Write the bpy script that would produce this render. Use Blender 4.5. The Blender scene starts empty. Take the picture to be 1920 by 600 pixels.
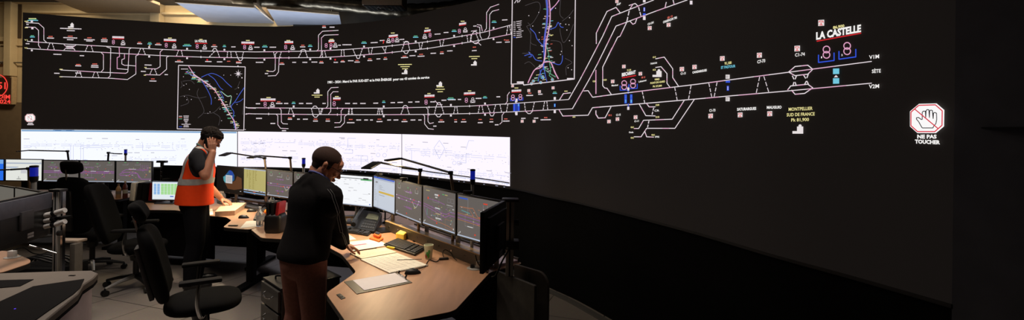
import bpy, bmesh, math, random
from mathutils import Vector, Matrix, Euler
random.seed(7)
PI = math.pi
SC = bpy.context.scene
COL = SC.collection
# ---------------------------------------------------------------- camera
H, FP, CX, CY, ROLL = 1.78, 920.0, 960.0, 241.5, 0.013
RIGHT = Vector((math.cos(ROLL), 0, math.sin(ROLL)))
UP = Vector((-math.sin(ROLL), 0, math.cos(ROLL)))
FWD = Vector((0, 1, 0))
EYE = Vector((0, 0, H))
def ray(px, py): return FWD + RIGHT * ((px - CX) / FP) + UP * ((CY - py) / FP)
def at_h(px, py, h):            # where a sight line meets a horizontal surface
    d = ray(px, py); t = (h - H) / d.z
    return EYE + d * t
def at_y(px, py, y):            # ... and a depth
    d = ray(px, py); return EYE + d * (y / d.y)
cam_d = bpy.data.cameras.new('camera'); cam = bpy.data.objects.new('camera', cam_d); COL.objects.link(cam)
cam.location = EYE; cam.matrix_world = Matrix.Translation(EYE) @ Matrix.Rotation(PI/2, 4, 'X') @ Matrix.Rotation(ROLL, 4, 'Z')
cam_d.sensor_width = 36; cam_d.lens = 36 * FP / 1920; cam_d.shift_y = -(300 - CY) / 1920; cam_d.clip_start = .02
SC.camera = cam
SC.view_settings.view_transform = 'Standard'; SC.view_settings.look = 'None'; SC.view_settings.gamma = 1
SC.view_settings.use_curve_mapping = False; SC.view_settings.exposure = 0.0
w = bpy.data.worlds.new('world'); SC.world = w; w.use_nodes = True
w.node_tree.nodes['Background'].inputs[0].default_value = (.05, .045, .04, 1)
w.node_tree.nodes['Background'].inputs[1].default_value = 0.04

# ---------------------------------------------------------------- materials
MATS = {}
def srgb(r, g, b): return tuple((c/255/12.92 if c/255 <= .04045 else ((c/255+.055)/1.055)**2.4) for c in (r, g, b))
def mat(name, rgb, rough=.6, metal=0, var=.12, scale=30, bump=0, emit=0, spec=.5, trans=0, stretch=None, alpha=1):
    if name in MATS: return MATS[name]
    m = bpy.data.materials.new(name); m.use_nodes = True; nt = m.node_tree; b = nt.nodes['Principled BSDF']
    c = srgb(*rgb)
    b.inputs['Base Color'].default_value = (*c, 1); b.inputs['Roughness'].default_value = rough
    b.inputs['Metallic'].default_value = metal; b.inputs['Specular IOR Level'].default_value = spec
    b.inputs['Transmission Weight'].default_value = trans
    b.inputs['Alpha'].default_value = alpha
    if emit:
        b.inputs['Emission Color'].default_value = (*c, 1); b.inputs['Emission Strength'].default_value = emit
    tc = nt.nodes.new('ShaderNodeTexCoord'); mp = nt.nodes.new('ShaderNodeMapping'); n = nt.nodes.new('ShaderNodeTexNoise')
    nt.links.new(tc.outputs['Object'], mp.inputs[0]); nt.links.new(mp.outputs[0], n.inputs['Vector'])
    if stretch: mp.inputs['Scale'].default_value = stretch
    n.inputs['Scale'].default_value = scale; n.inputs['Detail'].default_value = 4
    if var and not emit:
        r = nt.nodes.new('ShaderNodeValToRGB'); nt.links.new(n.outputs['Fac'], r.inputs[0])
        r.color_ramp.elements[0].position = .3; r.color_ramp.elements[1].position = .7
        r.color_ramp.elements[0].color = (*[x*(1-var) for x in c], 1); r.color_ramp.elements[1].color = (*[min(1, x*(1+var)) for x in c], 1)
        nt.links.new(r.outputs[0], b.inputs['Base Color'])
    if bump:
        bp = nt.nodes.new('ShaderNodeBump'); bp.inputs['Strength'].default_value = bump; bp.inputs['Distance'].default_value = .01
        nt.links.new(n.outputs['Fac'], bp.inputs['Height']); nt.links.new(bp.outputs[0], b.inputs['Normal'])
    MATS[name] = m; return m
def emit(name, rgb, s=1.0):
    if name in MATS: return MATS[name]
    m = bpy.data.materials.new(name); m.use_nodes = True; nt = m.node_tree; b = nt.nodes['Principled BSDF']
    c = srgb(*rgb)
    b.inputs['Base Color'].default_value = (0.004, .004, .004, 1); b.inputs['Roughness'].default_value = .6
    b.inputs['Specular IOR Level'].default_value = .1
    b.inputs['Emission Color'].default_value = (*c, 1); b.inputs['Emission Strength'].default_value = s
    MATS[name] = m; return m

BLK = mat('black_plastic', (14, 14, 15), .45, bump=.05, scale=200)
BLKM = mat('black_matt', (9, 9, 9), .85, spec=.2)
BLKF = mat('black_fabric', (7, 7, 8), .95, bump=.3, scale=400, spec=.15)
ALU = mat('brushed_aluminium', (176, 174, 170), .35, .35, stretch=(1, 1, .05), scale=200)
CHROME = mat('chrome', (200, 200, 200), .15, 1, var=.03)
WOOD = mat('beech_desk', (170, 130, 102), .42, stretch=(1, .12, 1), scale=22, var=.10, spec=.35)
EDGE = mat('black_edge_band', (16, 14, 13), .5)
PAPER = mat('paper', (225, 222, 210), .8, var=.04)
DGREY = mat('dark_grey_plastic', (52, 50, 52), .5)
LGREY = mat('light_grey_plastic', (150, 146, 148), .55)
SKIN = mat('skin', (188, 128, 100), .5, var=.10, scale=25, bump=.05)

# ---------------------------------------------------------------- mesh builder
class MB:
    def __init__(s): s.bm = bmesh.new()
    def _x(s, geom, M):
        if M is not None: bmesh.ops.transform(s.bm, matrix=M, verts=geom)
    def box(s, c, size, rz=0, M=None, rx=0, ry=0, bev=0):
        v = bmesh.ops.create_cube(s.bm, size=1)['verts']
        T = Matrix.Translation(c) @ Euler((rx, ry, rz)).to_matrix().to_4x4() @ Matrix.Diagonal((*size, 1))
        bmesh.ops.transform(s.bm, matrix=(M @ T) if M is not None else T, verts=v)
        if bev:
            es = list({e for x in v for e in x.link_edges})
            bmesh.ops.bevel(s.bm, geom=es, offset=bev, segments=2, profile=.6, affect='EDGES')
        return s
    def cone(s, p0, p1, r0, r1=None, seg=16, M=None):
        p0, p1 = Vector(p0), Vector(p1); r1 = r0 if r1 is None else r1
        d = p1 - p0; L = d.length
        v = bmesh.ops.create_cone(s.bm, cap_ends=True, segments=seg, radius1=r0, radius2=r1, depth=L)['verts']
        T = Matrix.Translation((p0+p1)/2) @ d.to_track_quat('Z', 'Y').to_matrix().to_4x4()
        bmesh.ops.transform(s.bm, matrix=(M @ T) if M is not None else T, verts=v); return s
    def ell(s, c, r, rot=(0, 0, 0), sub=3, M=None):
        if not hasattr(r, '__len__'): r = (r, r, r)
        v = bmesh.ops.create_icosphere(s.bm, subdivisions=sub, radius=1)['verts']
        T = Matrix.Translation(c) @ Euler(rot).to_matrix().to_4x4() @ Matrix.Diagonal((*r, 1))
        bmesh.ops.transform(s.bm, matrix=(M @ T) if M is not None else T, verts=v); return s
    def cap(s, a, b, ra, rb=None, sub=2):          # tapered capsule
        rb = ra if rb is None else rb
        s.ell(a, ra, sub=sub); s.ell(b, rb, sub=sub); return s.cone(a, b, ra, rb, 20)
    def tube(s, pts, r, seg=8):
        pts = [Vector(p) for p in pts]; rings = []
        rr = r if hasattr(r, '__len__') else [r]*len(pts)
        n0 = None
        for i, p in enumerate(pts):
            t = (pts[min(i+1, len(pts)-1)] - pts[max(i-1, 0)]).normalized()
            if n0 is None:
                n0 = t.orthogonal().normalized()
            n0 = (n0 - t*n0.dot(t)).normalized(); b = t.cross(n0)
            rings.append([s.bm.verts.new(p + (n0*math.cos(a) + b*math.sin(a))*rr[i]) for a in [2*PI*k/seg for k in range(seg)]])
        for A, B in zip(rings, rings[1:]):
            for k in range(seg): s.bm.faces.new((A[k], A[(k+1) % seg], B[(k+1) % seg], B[k]))
        s.bm.faces.new(rings[0][::-1]); s.bm.faces.new(rings[-1]); return s
    def prism(s, poly, z0, z1, M=None):            # polygon in xy, extruded in z
        a = [s.bm.verts.new((p[0], p[1], z0)) for p in poly]; b = [s.bm.verts.new((p[0], p[1], z1)) for p in poly]
        n = len(poly)
        area = sum(poly[i][0]*poly[(i+1) % n][1] - poly[(i+1) % n][0]*poly[i][1] for i in range(n))
        if area < 0: a.reverse(); b.reverse()
        s.bm.faces.new(a[::-1]); s.bm.faces.new(b)
        for i in range(n): s.bm.faces.new((a[i], a[(i+1) % n], b[(i+1) % n], b[i]))
        if M is not None: bmesh.ops.transform(s.bm, matrix=M, verts=a+b)
        return s
    def loft(s, rings, seg=40, n=6, e=2.3):         # rings: (x, y, z, rx, ry, tilt)
        R = smooth_pts([Vector(r[:3]) for r in rings], n); S = smooth_pts([Vector((r[3], r[4], r[5] if len(r) > 5 else 0)) for r in rings], n); L = []
        for c, q in zip(R, S):
            row = []
            for k in range(seg):
                a = 2*PI*k/seg; ca, sa = math.cos(a), math.sin(a); x = q.x*math.copysign(abs(ca)**(2/e), ca); y = q.y*math.copysign(abs(sa)**(2/e), sa)
                row.append(s.bm.verts.new((c.x+x*math.cos(q.z), c.y+y, c.z-x*math.sin(q.z))))
            L.append(row)
        for A, B in zip(L, L[1:]):
            for k in range(seg): s.bm.faces.new((A[k], A[(k+1) % seg], B[(k+1) % seg], B[k]))
        s.bm.faces.new(L[0][::-1]); s.bm.faces.new(L[-1]); return s
    def lathe(s, prof, seg=20, c=(0, 0, 0)):
        rings = [[s.bm.verts.new((c[0]+r*math.cos(2*PI*k/seg), c[1]+r*math.sin(2*PI*k/seg), c[2]+z)) for k in range(seg)] for r, z in prof]
        for A, B in zip(rings, rings[1:]):
            for k in range(seg): s.bm.faces.new((A[k], A[(k+1) % seg], B[(k+1) % seg], B[k]))
        s.bm.faces.new(rings[0][::-1]); s.bm.faces.new(rings[-1]); return s
    def quad(s, pts): s.bm.faces.new([s.bm.verts.new(p) for p in pts]); return s
    def build(s, name, m, parent=None, bevel=0, smooth=True, loc=None, subs=0):
        me = bpy.data.meshes.new(name)
        s.bm.normal_update(); s.bm.to_mesh(me); s.bm.free()
        if m is not None:
            for x in (m if isinstance(m, (list, tuple)) else [m]): me.materials.append(x)
        if smooth:
            me.polygons.foreach_set('use_smooth', [True]*len(me.polygons)); me.set_sharp_from_angle(angle=.7)
        o = bpy.data.objects.new(name, me); COL.objects.link(o)
        if parent is not None: o.parent = parent
        if loc is not None: o.location = loc
        if bevel:
            b = o.modifiers.new('bevel', 'BEVEL'); b.width = bevel; b.segments = 2; b.limit_method = 'ANGLE'
        if subs:
            b = o.modifiers.new('sub', 'SUBSURF'); b.levels = subs; b.render_levels = subs
        return o
def tag(o, label, cat=None, group=None):
    o['label'] = label
    if cat: o['category'] = cat
    if group: o['group'] = group
    return o
def root(name, label, cat, loc=(0, 0, 0), rz=0, group=None):
    o = bpy.data.objects.new(name, None); COL.objects.link(o); o.empty_display_size = .1
    o.location = loc; o.rotation_euler = (0, 0, rz); return tag(o, label, cat, group)
def struct(o): o['kind'] = 'structure'; return o
def clone(o, parent=None, loc=None, rz=None, label=None):
    kids = [c for c in ALLKIDS(o)]
    c = o.copy(); COL.objects.link(c)
    if parent is not None: c.parent = parent
    if loc is not None: c.location = loc
    if rz is not None: c.rotation_euler = (0, 0, rz)
    if label: c['label'] = label
    for k in kids: clone(k, c)
    return c
def ALLKIDS(o): return [x for x in COL.objects if x.parent == o]
def smooth_pts(pts, n=6):                          # Catmull-Rom
    P_ = [Vector(p) for p in pts]; out = []
    for i in range(len(P_)-1):
        a, b, c, d = P_[max(i-1, 0)], P_[i], P_[i+1], P_[min(i+2, len(P_)-1)]
        for k in range(n):
            t = k/n
            out.append(.5*((2*b) + (c-a)*t + (2*a-5*b+4*c-d)*t*t + (3*b-a-3*c+d)*t**3))
    out.append(P_[-1]); return out

# ---------------------------------------------------------------- the curved video wall
PROF = [(-7.8, 7.8), (-6.77, 8.2), (-4.84, 8.66), (-3.36, 8.5), (-2.09, 8.0), (-.92, 7.06), (-.02, 6.25), (.43, 5.5), (.757, 4.97), (1.32, 3.79), (1.61, 3.02), (1.80, 2.58), (1.955, 2.17)]
WP = smooth_pts([(x, y, 0) for x, y in PROF], 10)
LED0, LED1 = 1.03, 3.53
def wall_hit(px, py, off=0.006):
    d = ray(px, py); best = None
    for A, B in zip(WP, WP[1:]):
        ex, ey = B.x-A.x, B.y-A.y
        den = d.x*ey - d.y*ex
        if abs(den) < 1e-12: continue
        t = (A.x*ey - A.y*ex)/den; u = (A.x*d.y - A.y*d.x)/den
        if -1e-6 <= u <= 1+1e-6 and t > 0:
            n = Vector((ey, -ex, 0)).normalized()
            if n.dot(d) > 0: n = -n
            return EYE + d*t + n*off
    # beyond the ends: extend the end segment
    A, B = (WP[1], WP[0]) if px < 960 else (WP[-2], WP[-1])
    ex, ey = B.x-A.x, B.y-A.y; den = d.x*ey - d.y*ex; t = (A.x*ey - A.y*ex)/den
    return EYE + d*t
def wall_panel(name, h0, h1, m, off=0, pts=None, parent=None, thick=.05):
    mb = MB(); pts = pts or WP; bm = mb.bm; rows = []
    for i, p in enumerate(pts):
        a, b = pts[max(i-1, 0)], pts[min(i+1, len(pts)-1)]
        n = Vector((b.y-a.y, -(b.x-a.x), 0)).normalized()
        if n.y > 0: n = -n                         # towards the room
        if n.dot(Vector((p.x, p.y, 0))) > 0: n = -n
        q, r = p + n*off, p - n*(thick)
        rows.append([bm.verts.new((v.x, v.y, h)) for v, h in ((q, h0), (q, h1), (r, h1), (r, h0))])
    for A, B in zip(rows, rows[1:]):
        for k in range(4): bm.faces.new((A[k], B[k], B[(k+1) % 4], A[(k+1) % 4]))
    bm.faces.new(rows[0]); bm.faces.new(rows[-1][::-1])
    bmesh.ops.recalc_face_normals(bm, faces=bm.faces)
    return mb.build(name, m, parent)
LEDM = mat('led_tile_black', (50, 44, 41), .75, var=.06, scale=300, spec=.25)
b_ = LEDM.node_tree.nodes['Principled BSDF']; b_.inputs['Emission Color'].default_value = (1, .84, .78, 1); b_.inputs['Emission Strength'].default_value = .0042   # faint added glow, stands for room light on the black tiles
vw = root('video_wall', 'huge curved black video wall showing railway track diagrams around the whole room', 'video wall', (0, 6.2, 0))
def V(o): o.location = (0, -6.2, 0); return o
V(wall_panel('display_surface', LED0, LED1, LEDM, parent=vw))
V(wall_panel('display_edge_trim', LED0-.018, LED0, mat('edge_trim', (38, 36, 36), .5, .3), off=.004, parent=vw))

class G:        # flat luminous graphics on the display, traced on its surface
    def __init__(s, off=.006): s.bm = bmesh.new(); s.off = off
    def poly(s, pts):
        vs = []
        for p in pts: vs.append(s.bm.verts.new(wall_hit(p[0], p[1], s.off)))
        try: s.bm.faces.new(vs)
        except ValueError: pass
    def seg(s, a, b, w):
        dx, dy = b[0]-a[0], b[1]-a[1]; L = math.hypot(dx, dy)
        if L < 1e-6: return
        n = max(1, int(L/12)); ux, uy = -dy/L*w/2, dx/L*w/2
        prev = None
        for i in range(n+1):
            x, y = a[0]+dx*i/n, a[1]+dy*i/n
            v = (s.bm.verts.new(wall_hit(x+ux, y+uy, s.off)), s.bm.verts.new(wall_hit(x-ux, y-uy, s.off)))
            if prev: s.bm.faces.new((prev[0], prev[1], v[1], v[0]))
            prev = v
    def line(s, pts, w=1.4):
        for a, b in zip(pts, pts[1:]):
            s.seg(a, b, w)
        for p in pts[1:-1]: s.disc(p, w/2, 6)
    def dash(s, a, b, w=1.4, n=3, fill=.7):
        for i in range(n):
            t0, t1 = (i+(1-fill)/2)/n, (i+(1+fill)/2)/n
            s.seg((a[0]+(b[0]-a[0])*t0, a[1]+(b[1]-a[1])*t0), (a[0]+(b[0]-a[0])*t1, a[1]+(b[1]-a[1])*t1), w)
    def disc(s, c, r, n=10): s.poly([(c[0]+r*math.cos(2*PI*k/n), c[1]+r*math.sin(2*PI*k/n)) for k in range(n)])
    def ring(s, c, r, w=1.3, n=16, ky=1):
        s.line([(c[0]+r*math.cos(2*PI*k/n), c[1]+r*ky*math.sin(2*PI*k/n)) for k in range(n+1)], w)
    def rect(s, x0, y0, x1, y1, sl=0):
        n = max(1, int((x1-x0)/12)); 
        for i in range(n):
            a, b = x0+(x1-x0)*i/n, x0+(x1-x0)*(i+1)/n
            ya, yb = sl*(a-x0), sl*(b-x0)
            s.poly([(a, y0+ya), (b, y0+yb), (b, y1+yb), (a, y1+ya)])
    def text(s, string, p0, p1, h, bold=.02):
        cu = bpy.data.curves.new('t', 'FONT'); cu.body = string; cu.size = 1; cu.offset = bold; cu.resolution_u = 2
        o = bpy.data.objects.new('t', cu); COL.objects.link(o)
        dg = bpy.context.evaluated_depsgraph_get(); me = bpy.data.meshes.new_from_object(o.evaluated_get(dg))
        xs = [v.co.x for v in me.vertices]; x0, x1 = min(xs), max(xs); cap = .7
        vs = []
        for v in me.vertices:
            u = (v.co.x-x0)/(x1-x0); t = v.co.y/cap
            vs.append(s.bm.verts.new(wall_hit(p0[0]+u*(p1[0]-p0[0]), p0[1]+u*(p1[1]-p0[1]) - t*h, s.off)))
        for f in me.polygons:
            try: s.bm.faces.new([vs[i] for i in f.vertices])
            except ValueError: pass
        bpy.data.objects.remove(o); bpy.data.curves.remove(cu); bpy.data.meshes.remove(me)
    def build(s, name, m):
        mb = MB(); mb.bm.free(); mb.bm = s.bm
        o = mb.build(name, m, vw, smooth=False); return V(o)
# ---------------------------------------------------------------- graphics on the video wall
WHT, PNK, BLU, RED, YEL, CYA, GRN, DRED, LBL = G(), G(.007), G(), G(.009), G(), G(), G(), G(), G(.010)
BOXB = G(.008); SCRN = G(.010); BLKG = G(.013)
def Z(x0, y0, s): return lambda pts: [(x0+x/s, y0+y/s) for x, y in pts]
z1, z2, z3, z4 = Z(0, 0, 4), Z(240, 0, 4), Z(480, 0, 4), Z(720, 0, 4)
m2, m3, m4 = Z(240, 110, 4), Z(480, 120, 4), Z(720, 120, 4)
r1, r2, r3, r4, r5, r6 = Z(950, 150, 5), Z(1110, 90, 3.3333), Z(1100, 0, 5), Z(1290, 60, 3.3333), Z(1470, 20, 2.5), Z(940, 0, 3.75)
def RL(f, w=1.3): return lambda *pts: rail(f(list(pts)), w)
RG = random.Random(5)
def rail(pts, w=1.3):
    WHT.line(pts, w)
    for a, b in zip(pts, pts[1:]):               # pink occupied stretches along the white line
        if RG.random() < .8:
            t0 = RG.uniform(0, .5); t1 = min(1, t0+RG.uniform(.2, .5))
            PNK.seg((a[0]+(b[0]-a[0])*t0, a[1]+(b[1]-a[1])*t0+.25), (a[0]+(b[0]-a[0])*t1, a[1]+(b[1]-a[1])*t1+.25), w*.8)
def yrow(pts):
    def f(x):
        for a, b in zip(pts, pts[1:]):
            if a[0] <= x <= b[0]: return a[1]+(b[1]-a[1])*(x-a[0])/(b[0]-a[0])
        return pts[0][1] if x < pts[0][0] else pts[-1][1]
    return f
U1 = [(51, 77.5), (85, 80), (120, 82.5), (210, 87.5), (240, 89.5), (310, 93), (380, 95.7), (480, 97.5), (590, 95.8), (655, 92.5), (720, 87.5), (800, 78.5), (840, 72.5), (910, 60), (960, 46.5)]
B1 = [(51, 91), (120, 95), (190, 98), (240, 101), (315, 105), (390, 107.5), (480, 109), (605, 108), (655, 105), (720, 100), (802, 91), (890, 77.5), (960, 63.8)]
U2 = [(461, 202), (600, 203), (720, 202.7), (805, 201), (880, 199), (960, 194.3), (1067, 186.6)]
B2 = [(461, 213.3), (600, 214.8), (720, 215), (805, 214.5), (900, 212.5), (960, 209.7), (1074, 204)]
U3 = [(1112, 182.4), (1130, 180), (1148, 177.6), (1310, 157.8), (1368, 150), (1488, 134.5), (1636, 115.2)]
B3 = [(1111.6, 202), (1130, 200.4), (1215, 193.5), (1310, 185.4), (1369, 180), (1485, 170), (1636, 156)]
for r in (U1, B1, U2, B2): rail(r, 1.1)
for r in (U3, B3): rail(r, 1.55)
u1, b1, u2, b2, u3, b3 = map(yrow, (U1, B1, U2, B2, U3, B3))
# crossovers between the two tracks: (x at top, x at bottom)
def xover(f, g, xt, xb, w=1.2, n=3): WHT.dash((xt, f(xt)), (xb, g(xb)), w, n, .72)
def pair(f, g, t1, b1_, t2, b2_, w=1.2, n=3): xover(f, g, t1, b1_, w, n); xover(f, g, t2, b2_, w, n)
for a in [(94, 89, 98, 102.5), (165, 160, 171, 175), (264, 259, 268, 273), (335, 331, 340, 343), (403, 392, 408, 412), (427, 426, 433, 434), (442, 446, 457, 454),
          (513, 516, 528, 524), (566, 560, 573, 577), (605, 605, 609, 612), (641, 640, 645, 646), (662, 667, 680, 676), (691, 693, 699, 696), (725, 722, 717, 724),
          (758, 753, 766, 769), (786, 788, 793, 790), (825, 827, 833, 830), (876, 878, 884, 882), (893, 898, 885, 883), (953, 950, 956, 959)]: pair(u1, b1, *a)
# loops
for f, x0, x1, dy, s in ((u1, 398, 408, -5, 1), (u1, 563, 575, -3, 1), (u1, 757, 768, -5, 1), (u1, 886, 896, -4, 1), (b1, 446, 456, 5, 1), (b1, 668, 676, 6, 1), (b1, 757, 767, 5, 1), (b1, 886, 900, 5, 1)):
    xm = (x0+x1)/2; WHT.line([(x0, f(x0)), (xm-2, f(xm)+dy), (xm+2, f(xm)+dy), (x1, f(x1))], 1.2)
for a in [(544, 541, 546, 551), (584, 587, 604, 600), (661, 659, 655, 655), (606, 602, 598, 600), (710, 708, 714, 718), (712, 712, 717, 718), (655, 653, 659, 662)]: pair(u2, b2, *a)
for a in [(757, 752, 764, 768), (818, 815, 829, 833), (854, 851, 857, 859), (900, 897, 904, 907), (914, 920, 930, 926), (938, 941, 953, 950), (984, 986, 1003, 999), (1022, 1019, 1026, 1028)]: pair(u2, b2, *a)
for f, x0, x1, dy in ((u2, 586, 596, -4), (b2, 586, 598, 5), (u2, 755, 766, -4), (u2, 818, 829, -8), (b2, 817, 829, 5), (b2, 918, 928, 6), (b2, 986, 1000, 5)):
    xm = (x0+x1)/2; WHT.line([(x0, f(x0)), (xm-2, f(xm)+dy), (xm+2, f(xm)+dy), (x1, f(x1))], 1.2)
for a in [(1205, 1210, 1266, 1271), (1297, 1292, 1297, 1292), (1330, 1336, 1346, 1340), (1426, 1419, 1433, 1443)]: pair(u3, b3, *a, w=1.35, n=3)
# station signals: small posts on both tracks
for x in (60, 280, 351, 421, 496, 582, 620, 683, 780, 852, 926): 
    for f, s in ((u1, -1), (b1, 1)): WHT.rect(x-1.6, f(x)+s*3-1.6, x+1.6, f(x)+s*3+1.6)
for x in (551, 720, 846, 910, 968, 1041):
    for f, s in ((u2, -1), (b2, 1)): WHT.rect(x-1.6, f(x)+s*3-1.8, x+1.6, f(x)+s*3+1.8)
for x in (377, 542, 736, 802, 867): 
    for f in (u1, b1): WHT.rect(x-.6, f(x)-2, x+.6, f(x)+2)
for x in (504, 633, 805, 881):
    for f in (u2, b2): WHT.rect(x-.6, f(x)-2, x+.6, f(x)+2)
# branch tracks, left part
w1 = RL(z1, 1.1); w2 = RL(z2, 1.1); w3 = RL(z3, 1.1); w4 = RL(z4, 1.1)
w1((195, 170), (290, 175), (330, 210), (330, 300), (350, 318)); w1((195, 203), (265, 205), (290, 228), (290, 340), (305, 362))
w1((760, 395), (777, 410), (777, 520), (760, 540)); w1((800, 352), (832, 362), (828, 570), (810, 586))
w1((455, 525), (760, 542), (945, 550), (960, 540)); w1((455, 575), (610, 580), (810, 586), (960, 597))
w1((895, 355), (898, 425), (880, 432), (880, 515), (962, 522)); w1((935, 403), (935, 440), (915, 448), (915, 480), (935, 490), (960, 491))
w1((480, 335), (500, 350), (550, 352), (575, 335)); w1((480, 375), (500, 358), (545, 357), (565, 378)); w1((500, 345), (560, 345)); w1((500, 365), (560, 366))
PNK.line(z1([(895, 355), (898, 425), (880, 432), (880, 515)]), 1.2); PNK.line(z1([(935, 405), (935, 440)]), 1.2)
for a, b in (((565, 578), (585, 535)), ((615, 580), (600, 535)), ((695, 583), (710, 540)), ((745, 587), (730, 542))): WHT.dash(*z1([a, b]), 1.2, 3)
w2((130, 515), (215, 517), (242, 500), (242, 390), (262, 372)); w2((130, 560), (240, 563), (290, 520), (290, 430), (310, 420)); w2((0, 540), (10, 370), (25, 360)); w2((0, 595), (60, 555), (60, 420), (80, 410)); w2((0, 490), (60, 495))
for a, b in (((165, 558), (183, 517)), ((218, 560), (200, 517))): WHT.dash(*z2([a, b]), 1.2, 3)
w3((90, 535), (130, 537), (145, 525), (147, 405), (160, 393)); w3((90, 570), (150, 567), (170, 540), (175, 440), (190, 428))
w3((620, 228), (500, 235), (470, 265), (470, 370), (455, 385)); w3((620, 260), (515, 264), (492, 285), (492, 410), (480, 430))
w4((865, 32), (800, 55), (772, 95), (770, 215), (755, 235)); w4((865, 72), (815, 85), (795, 110), (793, 265), (780, 290)); w4((700, 185), (730, 190), (740, 235)); w4((700, 200), (720, 205), (723, 270), (735, 292)); w4((655, 305), (680, 325), (705, 318), (730, 340)); w4((145, 315), (188, 315)); w4((655, 235), (700, 228))
n2, n3, n4 = RL(m2, 1.1), RL(m3, 1.1), RL(m4, 1.1)
n3((620, 175), (565, 178), (540, 208), (540, 315), (525, 332)); n3((620, 208), (580, 208), (562, 228), (562, 355), (545, 377)); n3((240, 450), (205, 448), (192, 435), (190, 345), (178, 332)); n3((245, 485), (185, 482), (165, 455), (165, 388), (150, 375))
n3((590, 440), (630, 440), (640, 425), (640, 350), (655, 335)); n3((590, 475), (635, 472), (665, 440), (665, 395), (680, 382))
n4((375, 440), (345, 447), (332, 430), (332, 340), (320, 328)); n4((375, 490), (335, 485), (307, 450), (307, 390), (295, 380)); n4((385, 275), (410, 305), (440, 305)); n4((945, 210), (928, 235), (928, 280), (910, 305)); n4((870, 452), (888, 435), (888, 385), (905, 362))
n2((882, 362), (900, 370), (960, 372)); n2((882, 418), (905, 412), (960, 415))
# right part branches
q1, q2, q3, q5 = RL(r1, 1.45), RL(r2, 1.45), RL(r3, 1.5), RL(r5, 1.7)
rail([(1088, 150), (1104, 120)], 1.45); rail([(1105, 150), (1121, 120)], 1.45)
q1((497, 190), (535, 128), (605, 120)); q1((585, 183), (690, 0)); q1((620, 270), (775, 0)); q1((495, 280), (530, 338), (768, 330), (808, 260)); q1((725, 103), (768, 100), (810, 162)); q1((842, 0), (842, 130)); q1((842, 285), (842, 320), (865, 358), (900, 355))
q3((20, 600), (155, 340), (240, 155), (400, 92), (545, 35), (635, 0)); q3((105, 600), (165, 480), (280, 245), (380, 208), (640, 110), (950, 0)); q3((170, 600), (295, 350), (318, 340), (380, 210)); q3((95, 412), (95, 310), (195, 108), (280, 70), (320, 122))
WHT.dash(*r3([(380, 210), (405, 95)]), 1.7, 2, .75); q3((405, 95), (435, 45)); q3((400, 53), (460, 33), (490, 62)); WHT.dash(*r3([(490, 62), (515, 155)]), 1.7, 2, .75); q3((412, 200), (438, 228), (460, 218), (475, 175)); q3((740, 72), (752, 20)); q3((825, 40), (815, 0))
q2((128, 0), (70, 120), (70, 235), (82, 250), (97, 252), (125, 292)); q2((400, 68), (455, 57), (508, 130), (508, 185), (545, 240)); q2((400, 122), (435, 117), (472, 160), (472, 220), (490, 245))
q2((345, 347), (360, 368), (400, 368)); q2((298, 350), (340, 423), (400, 425)); q2((580, 328), (505, 445), (325, 452), (295, 503), (265, 503)); q2((643, 322), (522, 502), (345, 502), (310, 555), (265, 555)); q2((345, 502), (333, 520), (345, 555), (390, 557)); q2((122, 368), (85, 436), (42, 438), (27, 415), (27, 392)); WHT.dash(*r2([(390, 370), (378, 420)]), 1.6, 2); WHT.dash(*r2([(360, 452), (350, 500)]), 1.6, 2)
PNK.seg(*r2([(28, 137), (28, 287)]), 1.6)
q5((25, 288), (55, 262), (115, 256), (138, 275), (115, 298), (55, 305), (25, 288)); q5((20, 372), (35, 353), (115, 345), (138, 362), (100, 388), (55, 392), (38, 372))
for a, b in (((42, 305), (50, 322)), ((62, 305), (55, 322)), ((95, 302), (105, 318)), ((117, 298), (110, 316)), ((50, 335), (45, 352)), ((55, 335), (60, 350)), ((108, 330), (100, 346)), ((110, 330), (118, 345))): WHT.seg(*r5([a, b]), 1.8)
for x in (1366,): 
    pass
# double-circle transformer symbols with their brackets
def icon8(x, y, r, g, br=None, brg=None, w=1.2):
    g.ring((x, y-r*.8), r, w, 12); g.ring((x, y+r*.8), r, w, 12)
    if br:
        k = r*1.7; (brg or WHT).line([(x-k, y+r*.2), (x-k, y+r*2.1), (x+k, y+r*2.0), (x+k, y+r*.1)], w)
PK = PNK
for i, (x, y, b) in enumerate([(213, 79, 0), (231, 80, 1), (312, 85, 0), (327, 86, 1), (370, 87, 0), (384, 88, 1), (459, 88.5, 0), (470, 89, 1), (536, 88.5, 0), (549, 89, 1), (612, 85.5, 0), (621, 85.5, 0), (629, 84.5, 1), (729, 76, 1), (737, 75.5, 0), (745, 74.5, 1), (797, 68, 1), (807, 66, 0), (862, 58.5, 0), (873, 56, 1)]):
    icon8(x, y, 2.1, WHT if b else PK, b, w=.9)
for x, y, b in [(497.5, 195.5, 0), (511, 196, 1), (627, 194.5, 0), (799.5, 191.5, 0), (875, 188, 0), (887, 187.5, 1)]: icon8(x, y, 2.3, WHT if b else PK, b, w=.9)
for x, y in ((962.5, 183), (976.5, 182)): icon8(x, y, 2.8, PK, 1, BLU, 1.1)
for x, y in r2([(205, 232), (260, 222)]): icon8(x, y, 4.6, PK, 1, BLU, 1.4)
for x, y in r5([(203, 195), (300, 178)]): 
    PK.ring((x, y-5), 6.3, 1.8, 20); PK.ring((x, y+5), 6.3, 1.8, 20); 
BLU.line(r5([(165, 207), (165, 243), (238, 234), (238, 197)]), 2); BLU.line(r5([(261, 190), (261, 228), (340, 217), (340, 180)]), 2)
LBL.text('1', *r5([(179, 224), (184, 223)]), 3.4); LBL.text('2', *r5([(274, 213), (281, 212)]), 3.4)
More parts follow.
